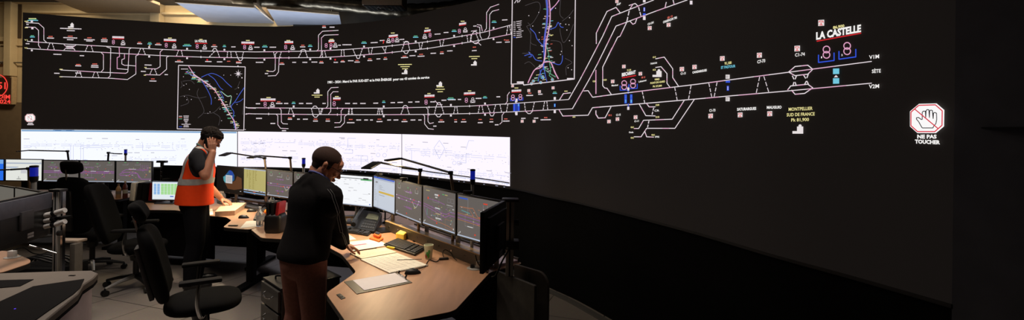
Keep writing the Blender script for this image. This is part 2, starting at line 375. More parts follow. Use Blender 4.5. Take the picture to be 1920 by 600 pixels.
# blue lit gates
for x, y0, y1 in ((965, 200, 206), (973, 199, 205), ): 
    CYA.rect(x-1.3, y0-4, x+1.3, y0); BLU.rect(x-2, y0-5, x+2, y1+3)
for x in (1174, 1184.5):
    BLU.rect(x-2.2, 177, x+2.2, 194)
    CYA.rect(x-1.3, 178.5, x+1.3, 184); CYA.rect(x-1.3, 187, x+1.3, 192.5)
BLU.seg((1179, 166), (1179, 176), 1.6); BLU.seg((1179, 194), (1179, 203), 1.6); BLU.seg((969, 190), (969, 212), 1.4)
for x, y in ((1179, 167), (1179, 203), (969, 188), (969, 213)): WHT.rect(x-2, y-3, x+2, y+3)
BLU.rect(1039.5, 194.5, 1042.5, 200.5); CYA.rect(1040.2, 195, 1041.8, 200); WHT.rect(1039, 182, 1043, 187); WHT.rect(1039, 206.5, 1043, 212)
for x, y in ((1209, 1), (1209, 34), (1297, 5)): WHT.rect(x-2.4, y-3.5, x+2.4, y+3.5)
BLU.rect(1207.4, 14, 1210.6, 21.5); WHT.rect(1208.2, 14.6, 1209.8, 21); BLU.rect(1206.5, 25, 1211.5, 29)
def rbox(x, y, s):                               # white-red telephone box symbol
    BOXB.rect(x-s, y-s, x+s, y+s, -.06)
    k = s*.66
    for a, b in (((-k, -k), (k, -k)), ((k, -k), (k, -k*.1)), ((-k, -k*.1), (-k, -k)), ((-k, k), (k, k)), ((-k*.4, -k*.1), (k*.4, -k*.1)), ((0, -k*.1), (0, k))): RED.seg((x+a[0], y+a[1]), (x+b[0], y+b[1]), s*.22)
def wbox(x, y, s):
    BOXB.rect(x-s, y-s, x+s, y+s)
    for dx in (-.5, .2):
        for dy in (-.5, .15): BLKG.rect(x+s*dx, y+s*dy, x+s*(dx+.35), y+s*(dy+.35))
for x, y in ((1366, 144), (1366, 186)): wbox(x, y, 3.8)
BLU.rect(1362, 151.5, 1370, 155); WHT.rect(1364.5, 152.5, 1368, 154); BLU.rect(1364, 161, 1368, 170); WHT.rect(1365.2, 162, 1366.8, 169)
for x, y, s in ((1541.5, 43.5, 5.6), (1496.5, 91.5, 5.2), (1425.6, 104, 4.6), (1356, 110, 4.3), (1303.7, 126, 4), (1280, 130, 4), (1445, 213.5, 4.6), (1389.5, 215.7, 4.4), (1334, 217.7, 4.2), (1219.5, 53, 3.6), (1255, 47, 3.6), (1158, 3, 3),
                (1150, 153, 3.2), (1171, 125, 3.2), (1202, 138.5, 3.2), (1143, 228, 3.2), (1159, 223.5, 3.2), (1193, 220, 3.4), (992.5, 170, 2.6), (1012.5, 172, 2.6), (1038, 165, 2.6), (980, 227.5, 2.6), (1002.5, 227.5, 2.6), (962, 161.5, 2.4)): rbox(x, y, s)
for y in (133.8, 151.9): CYA.rect(*r5([(233, 0)])[0][:1], y-5, r5([(262, 0)])[0][0], y+5.3, -.03)
WHT.poly(r5([(237, 313), (257, 312), (247, 302)]))
CYAB = CYA
# text that can be read
T = LBL.text
T('LA CASTELLE', *r5([(156, 136), (367, 99)]), 13, .045); RED.line(r5([(158, 144), (367, 106)]), 1.8)
YEL.text('86,900', *r5([(233, 86), (286, 77)]), 5, .03)
T('V1M', *r5([(405, 228), (452, 223)]), 7); T('V2M', *r5([(404, 365), (452, 362)]), 7); T('SÈTE', *r5([(418, 293), (460, 290)]), 6.5)
YEL.text('MONTPELLIER', *r5([(25, 470), (137, 465)]), 6, .015); YEL.text('SUD DE FRANCE', *r5([(16, 496), (147, 491)]), 6, .015); YEL.text('Pk 81,900', *r5([(37, 520), (120, 517)]), 6, .015)
T('C1-74', *r5([(57, 216), (103, 211)]), 6); T('C7-73', *r4([(440, 197), (490, 188)]), 5.5, .03); YEL.text('91,100', *r4([(233, 205), (276, 199)]), 4.8, .03); CYA.text('ST PASTOUR', *r4([(210, 231), (300, 220)]), 4.8, .03)
T('CANDIARGUES', *r4([(34, 260), (124, 245)]), 4, .04); T('C1-73', *r4([(140, 499), (178, 496)]), 4.6, .03); T('SATURARGUES', *r4([(314, 492), (434, 486)]), 5, .04); T('MAUGUIO', *r4([(500, 480), (592, 478)]), 5, .04)
T('BISCARRAT', *r2([(192, 178), (278, 160)]), 6, .05); RED.line(r2([(192, 187), (280, 172)]), 1.7); YEL.text('31,04', *r2([(222, 145), (247, 142)]), 3.4)
YEL.text('NIMES', *r2([(396, 202), (425, 200)]), 3.2, .03); YEL.text('PONT-DU-GARD', *r2([(368, 226), (460, 214)]), 3.4, .03); YEL.text('Pk 27,200', *r2([(384, 246), (440, 240)]), 3.2, .03)
T('C1-13', *r2([(560, 168), (592, 164)]), 4, .03); T('C1-15', *r2([(156, 425), (184, 422)]), 3.6, .03); T('C1-11', *r2([(270, 464), (298, 461)]), 3.4, .03)
T('CR', *r2([(396, 398), (426, 396)]), 3.4); T('PNP', *r3([(290, 55), (328, 42)]), 3.6, .03); T('CS-OH', *r3([(580, 240), (636, 220)]), 4, .03); T('CHARENÇON TRR', *r3([(725, 220), (857, 173)]), 4, .04)
for s, a, b in (('K13', (384, 63), (402, 61)), ('K2', (384, 142), (402, 140)), ('Z2B', (400, 362), (424, 360)), ('Z1B', (400, 437), (424, 435)), ('R2C', (246, 500), (265, 500)), ('R3C', (246, 566), (265, 566)), ('R2C', (376, 548), (396, 548)), ('K2R', (8, 213), (26, 213)), ('K2I', (76, 205), (94, 203))): YEL.text(s, *r2([a, b]), 2.8, .03)
for s, a, b in (('TARASCON', (370, 104), (412, 98)), ('Onde', (236, 532), (264, 531)), ('DPNS', (400, 560), (426, 560)), ('Lézanet', (298, 216), (346, 206)), ('Manduel', (128, 240), (168, 236))): T(s, *r2([a, b]), 3, .03)
for a, b in (((312, 190), (336, 187)), ((106, 425), (126, 425))): DRED.text('SB 12', *r2([a, b]), 3, .03)
DRED.text('SB 13', *r3([(762, 178), (810, 160)]), 3.6, .03)
T('NE PAS', *Z(1690, 170, 5)([(162, 447), (344, 447)]), 6.6, .05); T('TOUCHER', *Z(1690, 170, 5)([(140, 493), (376, 501)]), 6.8, .05)
T('1981 - 2024 : Merci le PAR SUD-EST et le PAR ÉNERGIE', (615, 156.5), (735, 151), 4.3, .035); T('pour ces 43 années de service', (738, 151), (806, 147), 4.3, .035)
# little church / town symbols
for x, y, s in ((1499, 243, 1.9), (1234.5, 138, 1.6), (760, 135, 1), (890, 119, 1), (595, 171.5, 1), (825, 158, 1), (134, 48, 1)):
    BOXB.rect(x-1.5*s, y-3*s, x+4.6*s, y+4*s); BOXB.disc((x+1.5*s, y-3.6*s), 1.6*s); BOXB.rect(x-6*s, y+1.5*s, x-1.5*s, y+4*s)
# illegible little names: runs of tiny strokes
def tiny(g, x, y, w_, h_=1.8, sl=0):
    k = x-w_/2
    while k < x+w_/2:
        l = RG.uniform(1.6, 3.4); g.rect(k, y-h_/2+sl*(k-x), min(k+l, x+w_/2), y+h_/2+sl*(k-x), sl); k += l+.35
for x, y, w_ in [(95, 71.5, 13), (132, 71, 26), (132, 74.5, 12), (168, 74.5, 20), (168, 77, 12), (196, 75, 12), (196, 78, 12), (108, 102, 15), (154, 104.5, 8), (147, 123.5, 11), (178, 123, 13), (178, 126, 14), (107, 137.5, 10), (52, 46, 4), (52, 82, 7), (147, 137, 11), (262, 82, 9), (297, 84, 12),
                 (278, 122, 13), (269, 134, 9), (312, 140, 6), (287, 152, 13), (336, 116, 15), (391, 115.5, 12), (412, 116, 10), (448, 118, 10), (438, 88, 8), (402, 87.5, 11), (482, 88.7, 10), (512, 88.6, 12), (529, 120.5, 9), (568, 88, 10), (552, 117, 7), (572, 117, 9), (590, 116.5, 11), (603, 118, 8), (487, 117, 14), (500, 138, 6),
                 (623, 51, 9), (608, 51.5, 7), (651, 84, 17), (637, 85, 5), (630, 117, 8), (643, 116, 8), (658, 114, 10), (670, 116.5, 10), (694, 113.5, 9), (702, 80, 13), (717, 76, 9), (710, 110.5, 7), (723, 111, 7), (754, 74, 9), (759, 108, 13), (774, 104.5, 11), (790, 105.5, 13), (821, 64, 11), (837, 61, 9), (813, 100, 10), (829, 100.5, 7), (844, 95.5, 10), (890, 95, 9), (947, 37.5, 10), (936, 79.5, 10), (952, 79, 9), (891, 49, 6)]:
    tiny(WHT, x, y, w_, 1.7, -.05 if x > 700 else (.03 if x < 400 else 0))
for x, y, w_ in [(484, 194.5, 8), (524, 194, 12), (537, 194, 8), (565, 194, 8), (580, 194, 11), (608, 194, 6), (652, 194, 9), (666, 194, 8), (681, 194, 10), (705, 193.5, 9), (486, 222, 11), (512, 231.5, 9), (533, 245, 8), (544, 223.5, 8), (560, 223.5, 5), (573, 223.5, 9), (592, 227, 9), (615, 227, 8), (658, 230, 14), (673, 225, 9), (687, 225, 7), (697, 225, 5), (712, 228, 11), (737, 192.5, 8), (751, 192, 10), (770, 191.5, 8), (783, 191, 8),
                 (812, 191, 9), (833, 188, 9), (848, 187, 14), (862, 186.5, 6), (898, 184.5, 11), (935, 181.5, 7), (730, 225, 7), (743, 225, 9), (759, 228, 11), (775, 225, 9), (788, 225, 6), (828, 228.5, 11), (855, 228.5, 5), (870, 228.5, 10), (901, 230, 9), (922, 228.5, 7), (950, 227, 12), (982, 222, 8), (1006, 221.5, 8), (1024, 224.5, 19), (994, 179, 13), (1014, 176.7, 8), (816, 236.5, 6), (932, 234, 7)]:
    tiny(WHT, x, y, w_, 1.9, -.02 if x > 700 else 0)
for x, y, w_ in [(95, 68.5, 8), (132, 68, 9), (168, 71, 8), (196, 72, 8), (147, 121, 8), (178, 120, 9), (262, 79.5, 6), (297, 81.5, 7), (287, 148, 7), (336, 113.5, 7), (402, 84.5, 6), (429, 115, 6), (447, 116, 8), (529, 118, 6), (568, 85, 6), (603, 115.5, 6), (608, 49, 6), (643, 114, 5), (670, 113.5, 6), (694, 110.5, 6), (723, 108, 5), (759, 105.5, 7), (790, 102, 7), (829, 97.5, 6), (890, 88.5, 6), (952, 75.5, 6), (544, 221, 7), (592, 223.5, 7), (615, 223.5, 7), (658, 224, 7), (712, 223.5, 7), (759, 224.5, 6), (828, 225, 6), (855, 224.5, 5), (870, 224, 6), (901, 224, 6), (922, 223.5, 6), (949, 223, 6), (523, 191, 6), (994, 174.7, 6), (1024, 220.5, 6), (719, 81, 1.5), (947, 75, 3)]:
    tiny(DRED, x, y, w_, 1.6, -.05 if 700 < x and y < 130 else 0)
for x, y, w_ in [(62, 38.5, 20), (281, 82.5, 8), (351, 86, 16), (421, 87.5, 6), (497, 88, 10), (582, 87, 8), (683, 81, 10), (780, 70, 10), (852, 59, 9), (927, 42, 9), (551, 194, 7), (720, 192, 6), (846, 186, 14), (910, 183.5, 8), (1041, 175, 8), (61, 69.5, 9)]: tiny(CYA, x, y, w_, 1.6, 0); tiny(GRN, x, y-2.4, w_*.7, 1.6, 0)
for x, y, w_ in [(61, 35, 14), (281, 85, 3), (319, 71.5, 7), (377, 74, 6), (541, 76, 7), (622, 74, 7), (737, 62, 7), (801, 53, 7), (868, 40, 7), (465, 76, 7), (504, 183, 8), (632, 181, 7), (805, 175.5, 6), (881, 170.5, 6), (969, 165, 7), (50, 40, 7), (50, 52, 6), (133, 54, 9), (760, 121, 26), (760, 125, 17), (760, 129, 11), (890, 106, 20), (890, 110, 11), (595, 178.5, 20), (595, 182, 10), (826, 163, 13), (826, 167.5, 17), (826, 172, 10), (1062, 171, 6), (1077, 219.5, 5), (115, 130, 6), (115, 144, 6), (273, 126.5, 4), (272, 141, 4), (502, 133, 4)]: tiny(YEL, x, y, w_, 1.5, -.02 if x > 600 else 0)
tiny(WHT, 133, 53.8, 40, 1.7, .03); tiny(WHT, 133, 57.6, 15, 1.6, .03)
for x, y, w_, s in [(222, 70, 22, .03), (319, 75, 23, .03), (465, 80, 24, .01), (542, 79, 16, -.01), (622, 77, 11, -.04), (738, 67, 17, -.1), (802, 57.5, 12, -.14), (868, 44.5, 13, -.15), (503, 186.5, 28, 0), (632, 184.5, 14, -.01), (806, 179.5, 19, -.03), (881, 174.8, 21, -.05), (969, 170, 18, -.05)]:
    tiny(WHT, x, y, w_, 3.6, s); RED.rect(x-w_/2, y+2.2-s*w_/2, x+w_/2, y+3.4-s*w_/2, s)
T('LA VOULTE', (366, 79), (388, 79.6), 4, .05); RED.rect(366, 80.6, 389, 81.8, .02)
for s, a, b in (('V1', (46, 76), (52, 76.4)), ('V2', (46, 91), (52, 91.4))): YEL.text(s, a, b, 2.4)
for x, y in ((60, 40), (61, 53)): WHT.rect(x-2, y-2, x+2, y+2)
tiny(RED, 389, 112.5, 3, 3); tiny(RED, 629, 112, 2.5, 3); tiny(RED, 720, 78, 2, 4)
# ---- the two geographic map insets
def frame(pts, w=1.3): WHT.line(pts+[pts[0]], w)
frame([(335, 122.5), (460, 125.5), (457.5, 244), (332.5, 241.5)]); WHT.seg((459, 243), (461, 243), 1)
MAPR = G(); RIV = G(.0065); PURP = G(.007)
def rr(f, pts, g, w, jit=0):
    q = f(pts); q = [v[:2] for v in smooth_pts([(x, y, 0) for x, y in q], 5)]; g.line(q, w)
rr(m2, [(435, 95), (480, 125), (540, 150), (570, 190), (600, 240), (625, 300), (625, 345)], RIV, 1.0)
rr(m2, [(550, 140), (600, 118), (640, 112), (700, 140), (740, 180), (780, 215)], RIV, 1.0); rr(m2, [(605, 122), (650, 155), (690, 215), (715, 235)], RIV, 1.0)
rr(m2, [(875, 215), (840, 265), (805, 320), (775, 360), (795, 400), (790, 450), (805, 525)], RIV, 1.1); rr(m2, [(865, 300), (840, 320), (805, 330)], RIV, .9); rr(m2, [(690, 240), (720, 300)], RIV, .9)
rr(m2, [(455, 55), (480, 95), (500, 125), (560, 165), (640, 225), (680, 280), (720, 345), (760, 410), (800, 475), (810, 530)], PNK, 1.3); rr(m2, [(455, 55), (482, 95), (503, 122), (560, 160), (640, 220), (675, 270), (715, 330), (765, 415), (800, 470), (806, 530)], WHT, .8)
rr(m2, [(700, 245), (745, 280), (775, 280), (770, 340)], GRN, 1); rr(m2, [(700, 247), (745, 283), (777, 283), (765, 345), (790, 390)], WHT, .6)
for pts in ([(390, 285), (450, 275), (530, 295), (590, 285)], [(530, 225), (520, 270), (555, 340), (570, 400), (525, 445)], [(570, 410), (640, 405), (690, 360)], [(640, 405), (690, 440), (680, 500)], [(440, 285), (455, 330), (395, 355)], [(410, 170), (470, 165), (500, 190)], [(840, 170), (820, 220), (800, 230)], [(395, 220), (408, 200), (400, 170)], [(870, 330), (860, 420)]): rr(m2, pts, MAPR, .8)
rng = random.Random(3)
path = [(435, 92), (500, 135), (560, 170), (640, 225), (690, 290), (730, 360), (770, 420), (800, 480), (815, 525)]
for i in range(95):
    k = rng.random()*(len(path)-1); a, b = path[int(k)], path[int(k)+1]; t = k-int(k); x, y = m2([(a[0]+(b[0]-a[0])*t+rng.uniform(-22, 22), a[1]+(b[1]-a[1])*t+rng.uniform(-12, 12))])[0]
    tiny(rng.choice([WHT, WHT, YEL, CYA, GRN, DRED]), x, y, rng.uniform(3, 9), .9)
for i in range(26):
    x, y = rng.uniform(338, 454), rng.uniform(130, 232); WHT.disc((x, y), .7, 6)
for a in range(8):
    k = a*PI/4+.05; L_ = 8.5 if a % 2 == 0 else 6.5; x, y = m2([(828, 113)])[0]
    WHT.poly([(x+L_*math.cos(k), y+L_*math.sin(k)), (x+1.6*math.cos(k+.5), y+1.6*math.sin(k+.5)), (x, y), (x+1.6*math.cos(k-.5), y+1.6*math.sin(k-.5))])
tiny(WHT, 446.5, 124, 2, 2); tiny(WHT, 454, 146, 2, 1.6)
for i, y in enumerate((430, 440, 453, 462, 472, 482, 492, 502, 511)): x, yy = m2([(437, y)])[0]; tiny(WHT, x, yy, [10, 9, 9, 9, 6, 4, 17, 9, 10][i], 1.1)
for y, g in ((432, WHT), (441, DRED), (452, GRN), (511, BLU)): x, yy = m2([(395, y)])[0]; g.rect(x-3, yy-.5, x+3, yy+.4)
x, yy = m2([(425, 78)])[0]; tiny(WHT, x, yy, 13, 1.2)
# large one
WHT.line(r6([(80, -40), (72, 592), (158, 588), (160, 600)]), 1.6); WHT.line(r6([(160, 598), (516, 556), (524, -40)]), 1.6); WHT.rect(*[c for p in r6([(112, 573), (160, 584)]) for c in p]); WHT.rect(*[c for p in r6([(465, 549), (510, 560)]) for c in p])
rr(r6, [(318, -10), (325, 60), (322, 160), (310, 240), (302, 320), (305, 400), (300, 470), (300, 490)], RIV, 2.2)
rr(r6, [(326, -10), (332, 60), (328, 150), (316, 240), (308, 330)], PURP, 1.2); rr(r6, [(312, -10), (320, 90), (310, 200), (300, 300)], MAPR, 1)
rr(r6, [(338, -10), (345, 60), (345, 150), (335, 220), (318, 300), (312, 380), (300, 440), (280, 475), (240, 490), (215, 530), (190, 585)], PNK, 1.8); rr(r6, [(340, -10), (347, 60), (347, 150), (337, 220), (320, 300), (314, 380), (300, 442), (235, 492), (200, 560)], WHT, .8)
rr(r6, [(410, 0), (385, 35), (350, 70), (348, 95)], PNK, 1.5); rr(r6, [(410, 5), (380, 40), (350, 78)], RIV, 1); rr(r6, [(300, 440), (345, 435), (365, 470), (380, 510), (405, 555)], PNK, 2); rr(r6, [(305, 440), (350, 438), (368, 475), (383, 510), (402, 555)], WHT, .8)
for pts in ([(205, 200), (240, 235), (255, 275), (295, 320)], [(440, 193), (420, 188), (403, 158), (385, 190), (350, 205), (330, 200)], [(165, 392), (215, 382), (245, 420), (290, 430)], [(195, 365), (215, 395), (195, 402)], [(433, 390), (430, 430), (410, 455), (360, 440)], [(290, 485), (270, 530), (262, 575)], [(305, 485), (315, 540), (325, 578)], [(275, 490), (285, 540), (300, 560)]): rr(r6, pts, RIV, 1.2)
rr(r6, [(320, 320), (335, 380), (340, 430), (350, 500), (340, 530), (365, 550)], GRN, 1); rr(r6, [(310, 490), (350, 520), (385, 540)], GRN, 1.2); rr(r6, [(310, 494), (350, 524), (385, 546)], MAPR, 1.6); rr(r6, [(150, 375), (205, 375)], MAPR, 1)
for pts in ([(170, 40), (260, 15), (275, 70), (225, 160), (180, 185)], [(180, 185), (210, 240), (210, 300), (250, 320)], [(420, 0), (415, 100), (440, 130)], [(510, 70), (480, 110), (430, 150)], [(510, 170), (480, 250), (440, 300), (420, 240), (415, 200)], [(350, 285), (420, 300), (430, 380)], [(165, 450), (200, 435), (240, 470)], [(450, 410), (500, 440), (460, 470), (460, 530)], [(190, 160), (210, 200), (205, 360)]): rr(r6, pts, MAPR, .9)
for i in range(75):
    t = rng.random(); x, y = 335-30*t+rng.uniform(-45, 50)*(.5+t), 10+560*t**.7; x, y = r6([(x, y)])[0]; tiny(rng.choice([WHT, WHT, GRN, YEL, CYA, DRED]), x, y, rng.uniform(3, 8), 1, -.12)
for x, y in r6([(295, 545), (362, 560), (228, 570), (280, 580), (215, 588)]): CYA.disc((x, y), 1.6, 8); WHT.ring((x, y), 2.6, .6, 10)
for i in range(24): x, y = r6([(rng.uniform(170, 505), rng.uniform(40, 500))])[0]; WHT.disc((x, y), .9, 6)
for i, y in enumerate(range(0, 9)):
    x, yy = r6([(112+ (6 if i in (4, 5) else 0), 150+14*y)])[0]; tiny(WHT, x+4, yy, [10, 9, 9, 6, 5, 13, 9, 9, 11][i], 1.2, -.15)
    x2, y2 = r6([(95, 156+13.5*y)])[0]; (BLU if y == 8 else WHT).rect(x2-2, y2-.5, x2+2, y2+.5)
x, yy = r6([(110, 12)])[0]; WHT.line([(x-4, yy+3), (x, yy-3)], 1.2); WHT.line([(x+2, yy+2), (x+2, yy-5)], 1.2); WHT.line([(x+4, yy+1), (x+8, yy-5)], 1.2)
# ---- bright alarm windows in the lower band
def band(g, x0, x1, h0, h1, n=24):
    def edge(x, h):
        lo, hi = 0, 600
        for _ in range(40):
            m_ = (lo+hi)/2
            if wall_hit(x, m_, g.off).z > h: lo = m_
            else: hi = m_
        return (x, lo)
    prev = None
    for i in range(n+1):
        x = x0+(x1-x0)*i/n; cur = (edge(x, h1), edge(x, h0))
        if prev: g.poly([prev[0], cur[0], cur[1], prev[1]])
        prev = cur
    return edge
WIN = G(.008); WIN2 = G(.008); BAR = G(.011); BARD = G(.011); GL = G(.012); GD = G(.012)
eg = band(WIN, 40, 445, 1.05, 1.676); band(WIN2, 446.5, 753.5, 1.05, 1.672); band(WIN2, 754.5, 957, 1.05, 1.672)
def bandy(x, t): a, b = eg(x, 1.672)[1], eg(x, 1.05)[1]; return a+(b-a)*t   # t: 0 top, 1 bottom
def bl(g, x0, t0, x1, t1, w_=.8):
    n = max(1, int(abs(x1-x0)/14)); g.line([(x0+(x1-x0)*i/n, bandy(x0+(x1-x0)*i/n, t0+(t1-t0)*i/n)) for i in range(n+1)], w_)
for x0, x1, t, g, w_ in ((41, 444, .035, BAR, 2.6), (100, 140, .02, BARD, 1.5), (320, 335, .02, DRED, 1.2)): bl(g, x0, t, x1, t, w_)
bl(BLKG, 40, 0, 445, 0, .8)
bl(BLKG, 754.5, .86, 957, .935, 2.0); bl(BAR, 754.5, .9, 957, .96, .5)
rng = random.Random(11)
def scheme(x0, x1, t, dens, xs=1.0):
    x = x0; dens *= 2.2
    while x < x1:
        l = rng.uniform(6, 22); e = min(x+l, x1)
        bl(GL, x, t, e, t, .7)
        if rng.random() < .7: bl(GL, x, t+.045, e, t+.045, .7)
        for _ in range(int(dens)):
            q = rng.uniform(x, e); tt = t+rng.choice((-.09, -.05, -.03, .02, .07, .10, .13)); bl(GD if rng.random() < .3 else GL, q, tt, q+rng.uniform(.8, 2.6), tt, .7)
        if rng.random() < .3: bl(GD, x, t-.17, x+rng.uniform(5, 12), t-.17, .9)
        x += l+rng.uniform(0, 5)
for a in ((45, 60, .42), (58, 150, .38), (150, 192, .4), (192, 250, .4), (255, 325, .42), (125, 170, .88), (165, 230, .86), (240, 330, .78), (330, 350, .4)): scheme(*a, 3)
for a in ((452, 555, .30), (560, 640, .30), (455, 500, .5), (452, 500, .75), (640, 750, .33), (640, 700, .7), (530, 560, .7), (640, 750, .9), (760, 850, .35), (790, 870, .45), (850, 955, .42), (760, 955, .8), (800, 955, .9)): scheme(*a, 4)
for pts in ([(133, .4), (133, .88), (160, .88)], [(138, .4), (138, .8), (150, .8)], [(158, .95), (152, .95), (152, .42), (190, .42)], [(165, .8), (157, .8), (157, .47), (190, .47)], [(268, .35), (268, .55), (330, .55)], [(653, .4), (653, .14), (668, .14)], [(650, .45), (662, .45), (662, .55), (645, .55)], [(773, .4), (773, .65), (785, .65)], [(815, .3), (825, .12), (835, .3), (825, .55), (815, .3)], [(875, .3), (880, .1), (890, .1)], [(862, .6), (875, .6), (875, .4), (885, .4)], [(678, .6), (678, .85)], [(690, .75), (690, .6), (668, .6)]):
    for (a, ta), (b, tb) in zip(pts, pts[1:]): bl(GL, a, ta, b, tb, .8) if a != b else GL.seg((a, bandy(a, ta)), (b, bandy(b, tb)), .8)
for x, t in ((710, .56), (722, .56), (853, .62), (862, .62)): GL.ring((x, bandy(x, t)), 3.6, .7, 10)
# ---- octagonal do-not-touch pictograms
k = Z(1690, 170, 5)
SIGNW = G(.011); SIGNR = G(.014); SIGNK = G(.0125)
SIGNW.poly(k([(180, 124), (345, 120), (418, 182), (415, 335), (340, 398), (165, 398), (95, 335), (95, 195)]))
o8 = [(182, 138), (338, 134), (402, 190), (400, 325), (332, 384), (170, 384), (108, 328), (108, 202)]
SIGNR.line(k(o8+[o8[0]]), 2.0)
SIGNR.seg(*k([(142, 172), (362, 355)]), 1.9)
hand = [(212, 350), (200, 330), (178, 290), (158, 268), (158, 255), (178, 252), (202, 270), (212, 270), (212, 205), (222, 193), (242, 193), (245, 250), (245, 250), (248, 190), (258, 178), (275, 180), (280, 252), (282, 190), (292, 183), (308, 187), (315, 262), (318, 210), (330, 205), (346, 212), (348, 270), (340, 310), (322, 330), (312, 350), (212, 350)]
SIGNK.line(k(hand), 1.5)
SIGNW.poly([(51, 214), (62, 213.5), (66.5, 218), (66.5, 224.5), (62, 228.5), (51, 228.5), (47.5, 224.5), (47.5, 218)])
SIGNR.line([(51, 215), (62, 214.6), (65.5, 218), (65.5, 224.5), (62, 227.7), (51, 227.7), (48.5, 224.5), (48.5, 218), (51, 215)], .7); SIGNR.seg((52, 217.5), (62, 225.5), .7)
SIGNK.line([(54, 225), (53, 220), (56, 217.5), (60, 218), (60, 224), (57, 225)], .5)
tiny(WHT, 57.5, 231, 9, 1.7); tiny(WHT, 57.5, 233.6, 12, 1.7)

WHT.build('track_diagram_lines', emit('led_white', (238, 226, 232), .92)); PNK.build('occupied_track_lines', emit('led_pink', (236, 170, 206), .9))
BLU.build('blue_symbols', emit('led_blue', (52, 84, 218), 1)); RED.build('red_underlines', emit('led_red', (232, 40, 48), .9)); YEL.build('yellow_captions', emit('led_yellow', (240, 229, 156), 1))
CYA.build('cyan_captions', emit('led_cyan', (120, 208, 232), .9)); GRN.build('green_captions', emit('led_green', (110, 196, 150), .8)); DRED.build('red_captions', emit('led_orange', (232, 110, 96), .9))
LBL.build('station_names', emit('led_text', (245, 242, 240), 1)); BOXB.build('symbol_boxes', emit('led_box', (240, 232, 232), .9)); BLKG.build('dark_marks', emit('led_off', (8, 8, 10), .05))
RIV.build('map_rivers', emit('led_river', (78, 104, 214), .9)); MAPR.build('map_roads', emit('led_grey', (84, 78, 80), .8)); PURP.build('map_motorway', emit('led_purple', (150, 120, 220), .8)); SCRN.bm.free()
WIN.build('alarm_window', emit('led_window', (244, 247, 255), 1.05)); WIN2.build('schematic_window', emit('led_window_lilac', (250, 243, 254), 1.05)); BAR.build('title_bar', emit('led_bar', (126, 170, 214), .9)); BARD.build('title_bar_tab', emit('led_bar2', (60, 110, 170), .9))
GL.build('window_schematic_lines', emit('led_lilac', (196, 200, 236), 1)); GD.build('window_schematic_marks', emit('led_greyblue', (158, 156, 178), .95))
SIGNW.build('warning_octagon', emit('led_sign', (250, 248, 248), 1)); SIGNR.build('warning_red_lines', emit('led_signred', (222, 44, 66), .95)); SIGNK.build('warning_hand_outline', emit('led_ink', (16, 14, 16), .3))
# ---------------------------------------------------------------- the room
CREAM = mat('cream_wall', (190, 168, 128), .85, var=.05, scale=6)
TAN = mat('tan_panel', (120, 100, 74), .85, var=.08, scale=8)
DUCTB = mat('dark_ceiling', (46, 42, 37), .9, var=.3, scale=4)
def tile_floor():
    m = bpy.data.materials.new('floor_tiles'); m.use_nodes = True; nt = m.node_tree; b = nt.nodes['Principled BSDF']
    tc = nt.nodes.new('ShaderNodeTexCoord'); mp = nt.nodes.new('ShaderNodeMapping'); br = nt.nodes.new('ShaderNodeTexBrick')
    nt.links.new(tc.outputs['Object'], mp.inputs[0]); nt.links.new(mp.outputs[0], br.inputs['Vector'])
    mp.inputs['Rotation'].default_value = (0, 0, TILE_ROT); mp.inputs['Location'].default_value = TILE_OFF
    br.offset = 0; br.inputs['Scale'].default_value = 1; br.inputs['Brick Width'].default_value = .6; br.inputs['Row Height'].default_value = .6
    br.inputs['Mortar Size'].default_value = .004; br.inputs['Mortar Smooth'].default_value = 0
    br.inputs['Color1'].default_value = (*srgb(142, 134, 126), 1); br.inputs['Color2'].default_value = (*srgb(150, 141, 132), 1); br.inputs['Mortar'].default_value = (.01, .01, .01, 1)
    n = nt.nodes.new('ShaderNodeTexNoise'); n.inputs['Scale'].default_value = 60; nt.links.new(tc.outputs['Object'], n.inputs['Vector'])
    mx = nt.nodes.new('ShaderNodeMix'); mx.data_type = 'RGBA'; mx.blend_type = 'MULTIPLY'; mx.inputs[0].default_value = .35
    nt.links.new(br.outputs['Color'], mx.inputs[6]); nt.links.new(n.outputs['Color'], mx.inputs[7]); nt.links.new(mx.outputs[2], b.inputs['Base Color'])
    b.inputs['Roughness'].default_value = .38; b.inputs['Specular IOR Level'].default_value = .35
    return m
TILE_ROT = math.atan2(.323, .92); TILE_OFF = (.1, .25, 0)
FLOORM = tile_floor()
struct(MB().box((-3, 4.5, -.05), (19, 17, .1)).build('floor', FLOORM))
# black cladding under the display
struct(wall_panel('wall_front_lower', 0, LED0-.02, mat('black_cladding', (10, 10, 10), .9, spec=.1), off=-.02))
struct(wall_panel('trim_1', 0.0, .015, mat('floor_edge_trim', (92, 90, 86), .6), off=.10, thick=-.03))
# plain dark panel continuing past the display on the right
RP = [Vector((1.955, 2.17, 0)), Vector((2.06, 1.80, 0)), Vector((2.2, 1.0, 0)), Vector((2.3, -1.0, 0))]
def rwall(name, pts, h0, h1, m, th=.1):
    poly = [(p.x, p.y) for p in pts]+[(p.x+th, p.y+.0) for p in pts[::-1]]
    return struct(MB().prism(poly, h0, h1).build(name, m))
rwall('wall_right', RP, .0, 4.3, mat('charcoal_wall', (74, 74, 80), .9, var=.15, scale=5, spec=.1))
struct(MB().box((2.02, 1.985, H+.03), (.12, .38, .006), rz=-.27).build('trim_2', BLKM))
struct(MB().box((-3, -3.0, 2.15), (19, .1, 4.3)).build('wall_rear', mat('dark_rear_wall', (40, 36, 32), .9)))
struct(MB().box((-12.2, 3.6, 2.15), (.1, 13.4, 4.3)).build('wall_left', TAN))
